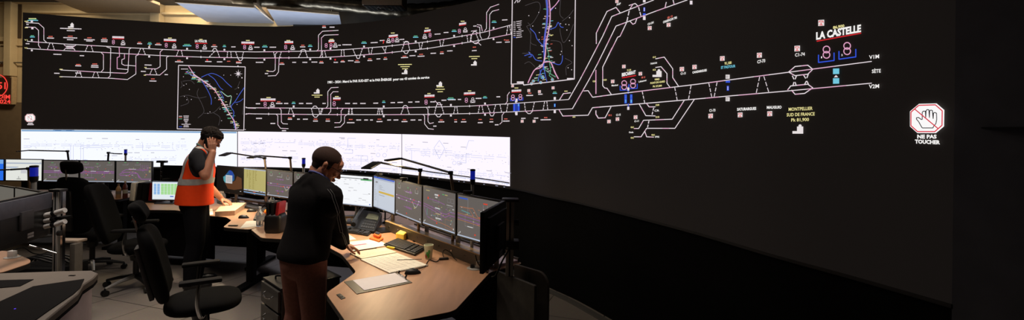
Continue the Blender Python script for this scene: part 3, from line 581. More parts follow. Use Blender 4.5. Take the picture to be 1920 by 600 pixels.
# back wall beyond the display: cream above a ledge, tan panelling below
YB = 10.4
bw = MB(); bw.box((-2.5, YB+.1, 3.3), (20, .2, 2.2)); struct(bw.build('wall_back_upper', CREAM))
struct(MB().box((-2.5, YB+.06, 1.09), (20, .2, 2.2)).build('wall_back_lower', TAN))
struct(MB().box((-6, YB-.05, 2.17), (8, .12, .05)).build('trim_3', CREAM, bevel=.01))
def by(px, py, y=YB): return at_y(px, py, y)
for i, (xa, xb, dz) in enumerate(((12, 25, .16), (284, 302, .16))):
    a, b = by(xa, 60, YB-.1), by(xb, 60, YB-.1)
    struct(MB().box(((a.x+b.x)/2, YB-.08, 3.6 if i else 3.55), (b.x-a.x, dz, 1.6)).build('trim_%d' % (4+i), CREAM, bevel=.008))
for i, (xa, xb, ya, yb, d) in enumerate(((-30, 300, 2, 7, .14), (-30, 12, 70, 78, .1), (60, 284, 22, 26, .12), (302, 420, 25, 29, .12), (0, 42, 84, 86, .05))):
    a, b = by(xa, ya, YB-d), by(xb, yb, YB-d)
    struct(MB().box(((a.x+b.x)/2, YB-d/2, (by(xa, (ya+yb)/2).z)), (b.x-a.x, d, abs(by(xa, ya).z-by(xa, yb).z))).build('trim_%d' % (6+i), CREAM, bevel=.005))
a, b = by(-20, 116, YB-.15), by(43, 116, YB-.15)
pipe = root('wall_conduit', 'thin metal conduit running along cream wall above red clock', 'pipe', (a.x, YB-.08, a.z))
MB().cone((0, 0, 0), (b.x-a.x, 0, 0), .014).build('tube', mat('conduit_grey', (120, 112, 96), .4, .6), pipe)
for x in (.15, .42): MB().box((x, .03, 0), (.03, .06, .05)).build('clamp', ALU, pipe)
# ceiling
struct(MB().box((-3, 4.5, 4.36), (19, 17, .12)).build('ceiling', DUCTB))
struct(MB().box((1.2, YB-.12, 3.3), (11.6, .06, 2.2)).build('wall_back_dark', DUCTB))
# recessed dark niche behind the wall posts
a, b = by(25, 8, YB-.005), by(40, 72, YB-.005)
struct(MB().box(((a.x+b.x)/2, YB-.003, (a.z+b.z)/2), (b.x-a.x, .02, a.z-b.z)).build('trim_12', mat('niche_brown', (70, 52, 32), .9)))
# sloping soffit (brown board) upper left
def slab(name, pts, th, m, label=None, cat=None, group=None, st=False, par=None):
    mb = MB(); bm = mb.bm
    a = [bm.verts.new(p) for p in pts]; b = [bm.verts.new(Vector(p)+Vector((0, 0, th))) for p in pts]; n = len(pts)
    bm.faces.new(a); bm.faces.new(b[::-1])
    for i in range(n): bm.faces.new((a[i], a[(i+1) % n], b[(i+1) % n], b[i]))
    bmesh.ops.recalc_face_normals(bm, faces=bm.faces)
    o = mb.build(name, m, par)
    if st: struct(o)
    elif label: tag(o, label, cat, group)
    return o
s_ = slab('ceiling_board', [at_h(98, -2, 4.1), at_h(135, 14, 4.1), at_h(188, 33, 4.1), at_h(300, 44, 4.1), at_h(300, 10, 4.1), at_h(250, -8, 4.1)], .05, mat('brown_board', (112, 92, 66), .8))
s_.name = 'trim_13'; struct(s_)
BAF = mat('baffle_white', (176, 182, 196), .7, var=.06, scale=4)
def baffle(p, label):
    r = root('ceiling_baffle', label, 'ceiling panel', sum((Vector(q) for q in p), Vector())/4, 0, 'acoustic panels hung above the video wall')
    q = [Vector(v)-r.location for v in p]
    slab('panel', q, .03, BAF, par=r)
    mb = MB(); mb.tube([q[0]+Vector((0, -.02, .02)), q[1]+Vector((0, -.02, .02))], .035, 4); mb.build('front_edge', mat('baffle_edge', (206, 186, 156), .6), r)
    for v in q: MB().cone(v*.7+Vector((0, 0, .02)), v*.7+Vector((0, 0, 4.30-r.location.z)), .006).build('hanger', ALU, r)
baffle([at_h(330, 5, 3.95), at_h(478, 15, 3.95), at_h(522, 50, 3.95), at_h(388, 41, 3.95)], 'long pale hanging ceiling panel, left of the two above the video wall')
baffle([at_h(501, 17, 3.9), at_h(636, 28, 3.9), at_h(640, 47, 3.9), at_h(520, 48, 3.9)], 'shorter pale hanging ceiling panel, right of the two near the ventilation duct')
p0, p1 = at_h(478, 0, 4.05), at_h(520, 45, 4.05)
struct(MB().box(((p0+p1)/2), (.06, (p1-p0).length, .1), rz=math.atan2(-(p1.x-p0.x), p1.y-p0.y)).build('trim_14', mat('ceiling_rail', (80, 64, 44), .6)))
# ventilation duct and boxes above the display
dy = 8.6
def crinkle(m, s): 
    b = m.node_tree.nodes['Principled BSDF']; return m
FOIL = mat('crinkled_foil', (120, 112, 96), .32, .9, var=.4, scale=9, bump=1.0)
dr = root('ventilation_duct', 'dark crinkled foil ventilation duct running under the ceiling above video wall', 'duct', (0, 0, 0))
pts = smooth_pts([at_y(440, -5, 9.3), at_y(520, 2, 9.2), at_y(600, 4, 9.1), at_y(700, 14, 9.0), at_y(770, 20, 8.9), at_y(830, 17, 8.9), at_y(900, 8, 8.8)], 10)
dr.location = pts[0]; pts = [p-dr.location for p in pts]
MB().tube(pts, [.13*(1+.06*math.sin(i*1.9)) for i in range(len(pts))], 18).build('flexible_hose', FOIL, dr)
a = at_y(722, 6, 8.3)
vb = root('ventilation_box', 'grey square ventilation box with round fan grille above video wall', 'ventilation box', a)
MB().box((0, 0, .05), (.66, .4, .26)).build('housing', mat('vent_box', (170, 160, 146), .6), vb, bevel=.01)
g = MB(); g.box((0, .0, -.085), (.62, .36, .01)); g.build('grille_plate', BLKM, vb)
g = MB()
for kx in range(9): g.box((-.28+kx*.07, 0, -.093), (.008, .34, .006))
for q in (.08, .13): g.tube([(q*math.cos(t*PI/12), q*math.sin(t*PI/12), -.095) for t in range(25)], .005, 6)
g.build('grille', mat('grille_grey', (120, 112, 100), .5), vb)
for i, (x, w_) in enumerate(((560, .5), (680, .35))):
    a = at_y(x, -2, 9.6); o = MB().box((0, 0, 0), (w_, .3, .2)).build('cable_tray', mat('blue_grey_tray', (80, 90, 110), .5), bevel=.01, loc=a)
    tag(o, ('longer' if i == 0 else 'shorter')+' bluish metal cable tray piece beneath the ceiling above hanging panels', 'cable tray')
# red LED wall clock
c0, c1 = at_y(-34, 143, YB-.1), at_y(24.5, 196, YB-.1)
ck = root('wall_clock', 'square red digital clock with date on cream back wall', 'clock', ((c0.x+c1.x)/2, YB-.07, (c0.z+c1.z)/2))
cw, chh = c1.x-c0.x, c0.z-c1.z
MB().box((0, 0, 0), (cw, .1, chh)).build('case', mat('clock_case', (176, 150, 112), .5), ck, bevel=.006)
MB().box((0, -.05, 0), (cw-.05, .012, chh-.05)).build('dial', mat('clock_dial', (58, 36, 24), .5), ck)
REDE = emit('clock_red', (255, 70, 60), 1.0)
g = MB(); R_ = cw*.36
zc = .08*chh*2
g.tube([(R_*math.cos(t*PI/32), -.062, .1+R_*math.sin(t*PI/32)) for t in range(65)], .008, 6)
g.build('seconds_ring', REDE, ck)
def text3(parent, s, w_, h_, x, y, z, m, name='lettering', rx=PI/2, rz=0, bold=.02):
    cu = bpy.data.curves.new('t', 'FONT'); cu.body = s; cu.size = 1; cu.offset = bold; cu.resolution_u = 2; cu.extrude = .001
    o = bpy.data.objects.new('t', cu); COL.objects.link(o); dg = bpy.context.evaluated_depsgraph_get(); me = bpy.data.meshes.new_from_object(o.evaluated_get(dg))
    xs = [v.co.x for v in me.vertices]; x0, x1 = min(xs), max(xs)
    for v in me.vertices: v.co.x = (v.co.x-(x0+x1)/2)/(x1-x0)*w_; v.co.y = v.co.y/.7*h_
    bpy.data.objects.remove(o); bpy.data.curves.remove(cu)
    me.materials.clear(); me.materials.append(m); ob = bpy.data.objects.new(name, me); COL.objects.link(ob); ob.parent = parent
    ob.location = (x, y, z); ob.rotation_euler = (rx, 0, rz); return ob
text3(ck, '08:51', R_*1.7, .14, 0, -.062, .03, REDE); text3(ck, 'DIM', .24, .085, cw*.27, -.062, -chh*.30, REDE); text3(ck, '2024', .30, .085, cw*.24, -.062, -chh*.47, REDE)

# ---------------------------------------------------------------- lights
def area(name, loc, rot, size, power, col, sy=None, spread=PI):
    l = bpy.data.lights.new(name, 'AREA'); l.size = size; l.energy = power; l.color = col; l.spread = spread
    if sy: l.shape = 'RECTANGLE'; l.size_y = sy
    o = bpy.data.objects.new(name, l); COL.objects.link(o); o.location = loc; o.rotation_euler = rot; return o
area('back_wall_light', (-6.4, 9.6, 4.2), (.25, 0, 0), 4.5, 120, (1, .84, .62), .5)
area('left_ceiling_light', (-9.0, 9.0, 4.2), (.1, 0, .2), 1.2, 60, (1, .84, .62), .5)
area('room_overhead_light', (-2.6, 4.6, 4.2), (0, 0, 0), 1.2, 22, (1, .86, .72), 1.2)
area('room_overhead_light', (-.6, 3.4, 4.2), (0, 0, 0), .8, 5, (1, .86, .72), .8)
area('room_overhead_light', (-5.2, 5.8, 4.2), (0, 0, 0), 1.2, 24, (1, .84, .68), 1.2)

area('baffle_fill', (-6.2, 9.0, 2.9), (PI, 0, 0), 3.5, 26, (.78, .86, 1), .4)  # added lamps behind the video wall, light the hanging panels from below
area('baffle_fill', (-3.6, 9.15, 2.9), (PI, 0, 0), 1.6, 14, (.78, .86, 1), .3)

area('room_overhead_light', (-3.3, 3.3, 4.2), (0, 0, 0), .8, 22, (1, .88, .80), .8, spread=1.5)  # added lamp, brightens the left pole, its grips and the printer
# ---------------------------------------------------------------- work surfaces
DH = .74
def P(px, py, h=DH): return at_h(px, py, h)
def xy(p): return (p[0], p[1])
def roundpoly(pts, r=.06, n=5):
    out = []
    for i, p in enumerate(pts):
        p = Vector(p[:2]); a = Vector(pts[i-1][:2]); b = Vector(pts[(i+1) % len(pts)][:2])
        da, db = (a-p), (b-p); q = min(r, da.length*.45, db.length*.45)
        s, e = p+da.normalized()*q, p+db.normalized()*q
        for k in range(n+1):
            t = k/n; out.append(tuple(s*(1-t)**2+p*2*t*(1-t)+e*t*t))
    return out
def desk(name_label, pts, legs, cat='desk', r=.05, panels=()):
    c = sum((Vector((p[0], p[1])) for p in pts), Vector((0, 0)))/len(pts)
    o = root('control_desk', name_label, cat, (c.x, c.y, 0), 0)
    L = [(p[0]-c.x, p[1]-c.y) for p in pts]; R_ = roundpoly(L, r)
    MB().prism(R_, DH-.004, DH).build('desk_top', WOOD, o)
    Ri = [(x*1.0, y*1.0) for x, y in R_]
    MB().prism(Ri, DH-.034, DH-.0045).build('edge_band', EDGE, o)
    for x, y in legs:
        mb = MB(); mb.box((x-c.x, y-c.y, DH/2-.02), (.08, .08, DH-.04)); mb.box((x-c.x, y-c.y, .02), (.1, .6, .04)); mb.build('leg', BLKM, o, bevel=.005)
    for (x0, y0), (x1, y1) in panels:
        d = Vector((x1-x0, y1-y0)); mb = MB(); mb.box(((x0+x1)/2-c.x, (y0+y1)/2-c.y, .42), (d.length, .02, .56), rz=math.atan2(d.y, d.x)); mb.build('modesty_panel', BLKM, o)
    return o
dA = [xy(P(470, 430)), xy(P(490, 446)), xy(P(528, 448)), xy(P(600, 455)), xy(P(641, 477)), xy(P(668, 510)), xy(P(611, 550)), (-.80, 2.50), xy(P(852, 583)), xy(P(919, 510)), (.10, 3.80), (-1.0, 5.28), (-1.35, 5.95), (-2.44, 6.12)]
desk('nearest wooden desk, chamfered corner towards the camera, under the sweater man\'s papers', dA, [(-.55, 3.0), (-.25, 3.9), (-1.35, 5.1), (-2.3, 5.4)], panels=[((-.10, 3.72), (-1.1, 5.1)), ((-1.3, 5.6), (-2.3, 5.8))])
dB = [xy(P(418, 426)), (dA[0][0]-.012, dA[0][1]-.01), (-2.46, 6.15), (-3.25, 6.85), (-5.1, 7.1), xy(P(243, 393)), xy(P(330, 394)), xy(P(398, 405)), xy(P(424, 407)), xy(P(434, 413))]
desk('wooden desk in front of the man in the orange vest', dB, [(-2.9, 5.5), (-3.2, 6.3), (-4.7, 6.5)], panels=[((-2.6, 6.0), (-3.4, 6.6)), ((-3.5, 6.6), (-4.9, 6.8)), ((-3.62, 6.0), (-4.62, 6.22))])
dC = [(-5.4, 6.75), (-5.45, 7.65), (-8.6, 7.6), (-8.6, 6.2), (-7.4, 6.5)]
desk('long wooden desk under the far left row of monitors', dC, [(-5.7, 7.2), (-7.9, 7.0)], panels=[((-5.6, 7.4), (-8.3, 7.35))])
dD = [xy(P(57, 487)), xy(P(57, 493)), xy(P(0, 512)), (-4.9, 3.35), (-5.1, 4.1), xy(P(18, 471))]
desk('wooden desk corner at the left edge, behind the printer', dD, [(-4.2, 3.6)])
# ---------------------------------------------------------------- displays
SM = {}
def gm(name, rgb, s=1): return emit('screen_'+name, rgb, s)
CM = dict(m=gm('magenta', (150, 92, 158), .9), w=gm('white', (205, 205, 205), .9), g=gm('green', (86, 176, 106), .9), r=gm('red', (206, 66, 46), 1), y=gm('yellow', (188, 178, 112), .9), o=gm('orange', (172, 112, 82), .9),
          c=gm('cyan', (96, 156, 156), .9), b=gm('blue', (48, 88, 196), 1), bar=gm('bar', (176, 186, 204), .9), k=gm('ink', (60, 58, 60), .5), gr=gm('grey', (150, 150, 156), .9), lg=gm('pale', (212, 212, 218), .9), lb=gm('lightblue', (120, 170, 226), 1), ol=gm('olive', (150, 136, 66), .9), dk=gm('shade', (30, 28, 30), .3), gn=gm('cellgreen', (150, 216, 120), 1), gold=gm('gold', (206, 172, 70), 1))
class SG:
    def __init__(s, W, Hh): s.bm = bmesh.new(); s.W, s.H = W, Hh; s.ms = []; s.q = 0
    def _m(s, c):
        if c not in s.ms: s.ms.append(c)
        return s.ms.index(c)
    def P3(s, u, v): return ((u-.5)*s.W, -.0015-s.q*.0000, (v-.5)*s.H)
    def poly(s, c, pts):
        f = s.bm.faces.new([s.bm.verts.new(s.P3(*p)) for p in pts]); f.material_index = s._m(c)
    def rect(s, c, u0, v0, u1, v1): s.poly(c, [(u0, v0), (u1, v0), (u1, v1), (u0, v1)])
    def line(s, c, pts, w=.006):
        for (a, b), (x, y) in zip(pts, pts[1:]):
            dx, dy = (x-a)*s.W, (y-b)*s.H; L = math.hypot(dx, dy) or 1; nx, ny = -dy/L*w/2, dx/L*w/2*1
            nx *= 1/1; 
            s.poly(c, [(a+nx*s.H/s.W, b+ny), (a-nx*s.H/s.W, b-ny), (x-nx*s.H/s.W, y-ny), (x+nx*s.H/s.W, y+ny)])
    def build(s, parent, name='screen_graphics', y=0):
        for i, f in enumerate(s.bm.faces):          # tiny steps so that overlapping marks never share a plane
            for v in f.verts: v.co.y -= i*1e-6
        mb = MB(); mb.bm.free(); mb.bm = s.bm; o = mb.build(name, [CM[c] for c in s.ms], parent, smooth=False); o.location.y = y; return o
def common(g, seed, extra=()):
    r = random.Random(seed)
    g.rect('bar', 0, 0, 1, .035)
    for u in (.03, .06): g.rect('w', u, .05+.03*(u > .04), u+.022, .085+.03*(u > .04))
    g.rect('w', .95, .08, .975, .12); g.rect('r', .44, .1, .475, .14)
def gfx_line(g, seed=1, v=.52, sym=((.16, .8), (.5, .78), (.83, .72))):
    common(g, seed); r = random.Random(seed)
    for k, (u, vv) in enumerate(sym):
        s = .05 if k != 1 else .1
        g.line('w', [(u-s, vv+.03 if k == 1 else vv+.1), (u-s, vv), (u+s, vv), (u+s, vv+.1)] if k != 1 else [(u-s, vv), (u+s, vv), (u+s, vv+.12)], .010)
        g.rect('g' if k != 2 else 'o', u-.02, vv+.12, u+.02, vv+.15)
    for dv, c in ((0, 'm'), (.08, 'm')):
        g.line(c, [(0, v+dv), (1, v+dv-.02)], .018)
        for i in range(7): u = r.random(); g.rect(r.choice('wrrm'), u, v+dv-.022, u+.03, v+dv+.012)
    for dv in (-.2, .26):
        g.line('m', [(.34, v+dv), (.66, v+dv)], .012)
        for i in range(6): u = .34+.3*r.random(); g.rect('m', u, v+dv-.03, u+.02, v+dv+.03)
    for u in (.4, .48, .56): g.line('gr', [(u, v-.15), (u, v+.2)], .004)
    g.line('w', [(.68, v+.02), (.74, v-.1), (.82, v-.12), (.9, v+.02)], .014); g.rect('y', .74, v-.16, .79, v-.13)
def gfx_station(g, seed=2):
    common(g, seed)
    g.line('m', [(.02, .56), (.35, .50), (.6, .42), (.75, .42), (.86, .5), (1, .5)], .016); g.line('m', [(.02, .50), (.3, .44), (.6, .36), (.72, .34), (.84, .42), (1, .42)], .016); g.line('m', [(.02, .5), (.15, .22), (.24, .2), (.45, .16)], .014)
    g.line('m', [(.2, .72), (.5, .70), (.7, .66)], .014); g.line('o', [(.24, .2), (.5, .17), (.8, .14), (.95, .1)], .014); g.rect('r', .15, .7, .19, .76)
    g.rect('w', .38, .84, .5, .88); g.rect('w', .4, .78, .47, .81); g.rect('r', .5, .84, .53, .88); g.rect('g', .62, .9, .68, .92); g.rect('y', .7, .9, .78, .92); g.rect('y', .1, .92, .22, .94)
    g.line('gr', [(.33, .76), (.33, .66), (.52, .66), (.52, .78)], .008); g.line('gr', [(.42, .52), (.58, .52), (.58, .25), (.42, .25), (.42, .52)], .006); g.rect('w', .4, .50, .55, .53); g.rect('w', .42, .24, .58, .27); g.rect('y', .42, .36, .56, .38); g.line('w', [(.49, .3), (.49, .34)], .012)
    for u in (.78, .88): 
        for vv in (.74, .52): g.line('gr', [(u, vv), (u, vv+.1), (u+.08, vv+.1), (u+.08, vv), (u, vv)], .005)
    for i in range(6): g.rect('w', .76+.03*i, .66, .78+.03*i, .675); g.rect('c', .12, .42-.03*i, .16, .43-.03*i)
    g.line('o', [(.72, .3), (.92, .28), (.92, .06), (.72, .08), (.72, .3)], .007); g.line('c', [(.3, .3), (.42, .3)], .01); g.line('m', [(.3, .56), (.3, .2)], .01); g.line('m', [(.62, .5), (.62, .3)], .01)
    r = random.Random(seed)
    for i in range(24): u, vv = r.uniform(.25, .95), r.uniform(.12, .6); g.rect(r.choice('wwmoyc'), u, vv, u+r.uniform(.015, .04), vv+.016)
def gfx_junction(g, seed=3):
    common(g, seed)
    g.rect('b', .02, .92, .26, .95); g.line('gr', [(.27, .96), (.27, .62)], .008)
    for k, vv in enumerate((.54, .50, .42, .38)): g.line('m' if k % 3 else 'o', [(.0, vv+.02), (1, vv-.05)], .014)
    g.line('o', [(.06, .72), (.28, .72), (.4, .74), (.52, .55), (.8, .55), (.86, .45)], .018); g.line('o', [(.3, .7), (.42, .55)], .012); g.line('c', [(.1, .64), (.32, .6)], .02)
    g.line('gr', [(.2, .56), (.42, .56), (.42, .28), (.2, .28), (.2, .56)], .006); g.rect('w', .26, .27, .4, .29)
    for u, c in ((.7, 'r'), (.93, 'g')): g.rect(c, u-.05, .88, u+.05, .91); g.line('gr', [(u-.05, .86), (u-.05, .76), (u+.05, .76), (u+.05, .86)], .008)
    r = random.Random(seed)
    for i in range(22): u, vv = r.uniform(.05, .75), r.uniform(.3, .75); g.rect(r.choice('wmoyr'), u, vv, u+r.uniform(.015, .04), vv+.015)
    g.rect('g', .62, .2, .7, .22); g.line('y', [(.62, .24), (.66, .2), (.7, .24)], .01)
def gfx_left(k):
    def f(g):
        common(g, k); r = random.Random(k)
        for u, vv in (((.25, .78), (.8, .82)), ((.15, .84), (.5, .76), (.85, .82)), ((.25, .84), (.6, .84)))[k]: g.line('gr', [(u-.08, vv), (u+.08, vv), (u+.08, vv+.08)], .012); g.rect('gror'[k] if k != 2 else 'g', u-.03, vv+.1, u+.03, vv+.12) if False else g.rect('g', u-.03, vv+.1, u+.03, vv+.125)
        if k < 2:
            for vv in (.5, .43): g.line('m', [(0, vv), (.5, vv-.01), (1, vv)], .03)
            for u in (.3, .7): g.rect('w', u, .5, u+.16, .52)
            g.line('w' if k == 0 else 'm', [(.62, .2), (.7, .28), (.72, .42), (.8, .46), (.88, .52)], .014)
            for dv in (.7, .2): g.line('m', [(.12, dv), (.4, dv)], .02)
            g.line('gr', [(.33, .2), (.33, .72)], .006)
        else:
            g.line('m', [(.1, .4), (.2, .48), (.5, .5), (.6, .42), (.72, .15), (1, .17)], .03); g.line('m', [(.1, .34), (.35, .34), (.42, .42), (.6, .44), (.66, .2)], .03); g.line('m', [(.15, .5), (.28, .62), (.5, .62), (.75, .6), (.9, .62)], .026); g.line('w', [(.35, .64), (.56, .64)], .02)
            for i in range(5): u = .7+.05*i; g.line('m', [(u, .55), (u, .85)], .012)
            for vv in (.7, .55, .5): g.rect('y', .93, vv, .98, vv+.03)
        for i in range(26): u, vv = r.uniform(.05, .92), r.uniform(.2, .72); g.rect(r.choice('wmmmyr'), u, vv, u+r.uniform(.01, .04), vv+.02)
    return f
def gfx_yellow(g):
    g.rect('bar', 0, .96, 1, 1); r = random.Random(4)
    for u0 in (.14, .26, .42, .54):
        n = {.14: 11, .26: 26, .42: 26, .54: 14}[u0]
        for i in range(n): g.rect('ol', u0, .93-i*.03, u0+r.uniform(.03, .07), .945-i*.03)
    for u in (.11, .24, .38, .52): g.rect('ol', u-.002, .14, u+.003, .95)
    g.rect('bar', 0, .09, 1, .14); g.rect('k', 0, .035, 1, .088); g.rect('r', .45, .05, .55, .075); g.rect('lb', 0, 0, 1, .03)
    for i in range(14): u = r.random()*.9; g.rect('w' if i % 2 else 'k', u, .1, u+.04, .125)
def gfx_white(g):
    r = random.Random(9); g.rect('k', .0, .905, 1, .925); g.rect('g', .74, .86, 1, .90); g.rect('k', .80, .9, .92, .95); g.rect('bar', .0, 0, 1, .03); g.rect('b', .02, 0, .2, .03)
    for i in range(9): g.rect('bar', .02, .8-i*.07, .07, .83-i*.07); g.rect('gr', .12, .78-i*.085, .12+r.uniform(.04, .12), .79-i*.085)
    for i in range(14): u, v = r.uniform(.2, .85), r.uniform(.1, .85); g.rect(r.choice(['gr', 'lg', 'lg']), u, v, u+r.uniform(.04, .14), v+.012)
    for u in (.35, .47, .6): g.rect('k', u, .85, u+.05, .86)
    g.rect('k', .92, .42, .96, .435); g.rect('b', .94, .06, .97, .09)
def gfx_mail(g):
    r = random.Random(12); g.rect('b', 0, .955, 1, 1); g.rect('bar', 0, .91, 1, .95); g.rect('gold', .26, .5, .98, .56); g.rect('bar', 0, 0, 1, .03)
    for i in range(12): g.rect('gr', .04, .84-i*.055, .04+r.uniform(.05, .14), .85-i*.055)
    for i in range(4): g.rect('gr', .27, .74-i*.04, .27+r.uniform(.1, .3), .75-i*.04)
    g.rect('gr', .10, .8, .2, .86); g.rect('gr', .27, .43, .55, .445); g.rect('bar', .22, .03, .23, .9)
def gfx_cells(g):
    for i in range(2):
        for j in range(8): g.rect('lb', .05+i*.12, .82-j*.075, .14+i*.12, .88-j*.075)
    for i in range(6):
        for j in range(8): g.rect('gn', .30+i*.115, .82-j*.075, .40+i*.115, .88-j*.075)
    g.rect('b', .62, .16, .74, .21); g.rect('bar', 0, .96, 1, 1); g.rect('gr', 0, 0, 1, .03)
def gfx_wall(g):
    def bl_(c, pts): g.poly(c, pts)
    g.poly('wp1', [(.3, .62), (.38, .72), (.5, .88), (.62, .84), (.7, .7), (.7, .5), (.6, .42), (.4, .4), (.3, .5)])
    g.poly('wp4', [(.46, .84), (.56, .88), (.66, .78), (.68, .6), (.6, .5), (.56, .62)])
    g.poly('wp2', [(.26, .6), (.34, .64), (.4, .5), (.34, .36), (.28, .45)])
    g.poly('wp3', [(.34, .34), (.6, .4), (.74, .5), (.8, .68), (.98, .6), (1, .2), (.7, .12), (.45, .14)])
    g.rect('w', .36, .36, .62, .68)
    for i in range(8): g.rect('gr', .40, .62-i*.028, .58, .63-i*.028)
    g.rect('w', .92, .08, .97, .1); g.rect('b', .0, .0, 1, .0001)
CM.update(wp1=gm('wave_blue', (40, 100, 150), .8), wp2=gm('wave_cyan', (90, 170, 180), .8), wp3=gm('wave_brown', (100, 62, 38), .8), wp4=gm('wave_deep', (38, 76, 170), .8))
GREYS = emit('screen_graphite', (104, 98, 94), .9); GREYD = emit('screen_dim', (112, 108, 100), .85)
def monitor(label, L, R, hs, smat, gfx, group=None, pole=True, base=DH, foot=True, bez=.012, th=.028, po=.07):
    """L, R: (px, py_top, depth) of the two top corners"""
    a, b = at_y(*L), at_y(*R); top = (a.z+b.z)/2; d = Vector((b.x-a.x, b.y-a.y)); Wd = d.length; yaw = math.atan2(d.y, d.x)
    c = ((a.x+b.x)/2, (a.y+b.y)/2)
    o = root('monitor', label, 'monitor', (c[0], c[1], base), yaw, group)
    zc = top-hs/2-base; Wd -= .006
    mb = MB(); mb.box((0, th/2, zc), (Wd, th, hs), bev=.004); mb.box((0, th+.015, zc), (Wd*.62, .04, hs*.62), bev=.01); mb.build('casing', BLK, o)
    s = MB().box((0, 0, 0), (Wd-2*bez, .002, hs-2*bez-.004)).build('screen', smat, o, loc=(0, -.0012, zc+.002))
    if gfx: g = SG(Wd-2*bez, hs-2*bez-.004); gfx(g); g.build(s)
    MB().box((0, -.0012, zc-hs/2+.006), (.03, .002, .004)).build('brand_mark', LGREY, o)
    if pole:
        mb = MB(); mb.cone((0, th+po, 0.0 if not foot else .012), (0, th+po, zc), .02, seg=14); mb.box((0, th+po/2+.01, zc), (.08, po, .08)); mb.build('stand_pole', ALU, o)
        if foot: MB().box((0, th+.0, .006), (.24, .19, .012), bev=.004).build('foot', BLK, o)
    return o
grp = None
yl = 7.42
monitor('blue screen monitor cut off by the left edge of the picture', (-58, 297, yl), (8.5, 297.8, yl), .34, emit('screen_bluewin', (40, 110, 230), 1), lambda g: (g.rect('lb', .9, .8, 1, 1),))
monitor('monitor with pale page, leftmost in the far left row behind signal light', (10, 297, yl), (80, 299, yl), .34, emit('screen_page', (226, 228, 222), 1), lambda g: (g.rect('bar', 0, .8, 1, .86), g.rect('bar', 0, .62, .35, .66), g.rect('lb', 0, .6, .3, .615), g.rect('gold', .61, .34, .64, .5), g.rect('lg', .42, .34, .58, .56), g.rect('k', .3, .06, .42, .08), g.line('k', [(.34, .06), (.36, .2), (.38, .06)], .01), g.rect('gr', .95, .88, .99, .9)))
monitor('grey track plan monitor in far left row, left of two behind the tall chair', (80.5, 299, yl), (149, 300.5, yl), .34, GREYS, gfx_left(0))
monitor('grey track plan monitor half hidden by chair headrest in far left row', (149.5, 300.5, yl), (216.5, 301, yl), .34, GREYS, gfx_left(1))
monitor('grey track plan monitor, rightmost in the far left row', (217, 301, yl), (286, 302.5, yl), .34, GREYS, gfx_left(2))
monitor('low monitor with green and blue table cells behind vest man', (284, 338, 6.45), (342, 340, 6.45), .265, emit('screen_cells', (226, 234, 240), 1), gfx_cells, foot=True)
monitor('switched-off dark monitor above the green table monitor', (303, 310, 6.8), (400, 311.5, 6.75), .30, mat('screen_off', (10, 11, 13), .12, var=0), None)
monitor('monitor with blue and orange wallpaper and white note window', (406, 310.5, 6.6), (456, 313, 6.32), .36, emit('screen_wallpaper', (22, 18, 16), .8), gfx_wall)
monitor('monitor with yellow message list', (456.8, 313, 6.3), (499.8, 318, 6.0), .335, emit('screen_yellow', (212, 200, 122), 1), gfx_yellow, foot=False, po=.13)
monitor('grey track plan monitor right beside the yellow list monitor', (500.3, 317, 6.0), (550, 322, 5.72), .33, GREYS, lambda g: gfx_line(g, 5, .42), foot=False, po=.13)
monitor('grey track plan monitor mostly hidden behind sweater man', (550.6, 322, 5.71), (601, 326, 5.5), .33, GREYS, lambda g: gfx_line(g, 6))
monitor('monitor with white office document right of sweater man\'s face', (617.5, 325.5, 5.46), (700, 328.5, 5.17), .345, emit('screen_doc', (246, 248, 252), 1), gfx_white)
monitor('monitor with pale mail page and yellow highlighted row', (700.6, 328, 5.16), (741.5, 336.8, 4.7), .345, emit('screen_mail', (196, 204, 216), 1), gfx_mail)
monitor('grey track plan monitor, leftmost of three above the wooden rail', (742, 336.8, 4.69), (792, 347, 4.18), .338, GREYS, lambda g: gfx_line(g, 1, .5, ((.14, .8), (.5, .74), (.83, .78))), foot=False, po=.16)
monitor('grey track plan monitor, middle of three above the wooden rail', (792.8, 347, 4.175), (856, 361, 3.74), .335, GREYS, gfx_station, foot=False, po=.16)
monitor('grey track plan monitor, rightmost of three, partly behind the dark monitor back', (857, 361, 3.735), (938, 377, 3.36), .335, GREYS, gfx_junction, foot=False, po=.16)
# monitor seen from behind at the right, on its pole
def arm_monitor(label, A, B, hs, top, post, flip=1, vis=''):
    a, b = Vector(A), Vector(B); d = b-a; yaw = math.atan2(d.y, d.x); c = (a+b)/2
    o = root('monitor', label, 'monitor', (c.x, c.y, top-hs), yaw)
    W_ = d.length
    mb = MB(); mb.box((0, -.012, hs/2), (W_, .024, hs), bev=.004); mb.box((0, -.03, hs/2), (W_*.8, .03, hs*.78), bev=.01); mb.build('casing', BLK, o)
    MB().box((0, .0012, hs/2), (W_-.02, .002, hs-.02)).build('screen', mat('screen_off', (10, 11, 13), .12), o)
    mb = MB(); mb.box((0, -.055, hs*.5), (.14, .02, .14), bev=.004); mb.build('mount_plate', DGREY, o)
    if W_ > .55: MB().box((0, -.047, hs*.80), (W_*.98, .012, hs*.34), bev=.004).build('lit_casing_band', mat('casing_lit_tone', (84, 86, 98), .5), o)  # light on the upper casing put into a paler band
    for q in (.2, .3): MB().box((W_*.1, -.0465, hs*q*.6), (.07, .003, .016)).build('type_plate', LGREY, o)
    return o
arm_monitor('black monitor seen from behind at the right end of the nearest desk', (-.172, 2.74), (-.058, 3.20), .345, 1.312, None)
arm_monitor('large black monitor seen from behind at the left edge of the picture', (-3.62, 3.38), (-3.80, 4.0), .36, 1.222, None)
monitor('dim monitor facing the room at far left, nearer of two behind the dark monitor back', (28, 351, 4.62), (88, 361, 4.27), .36, GREYD, None)
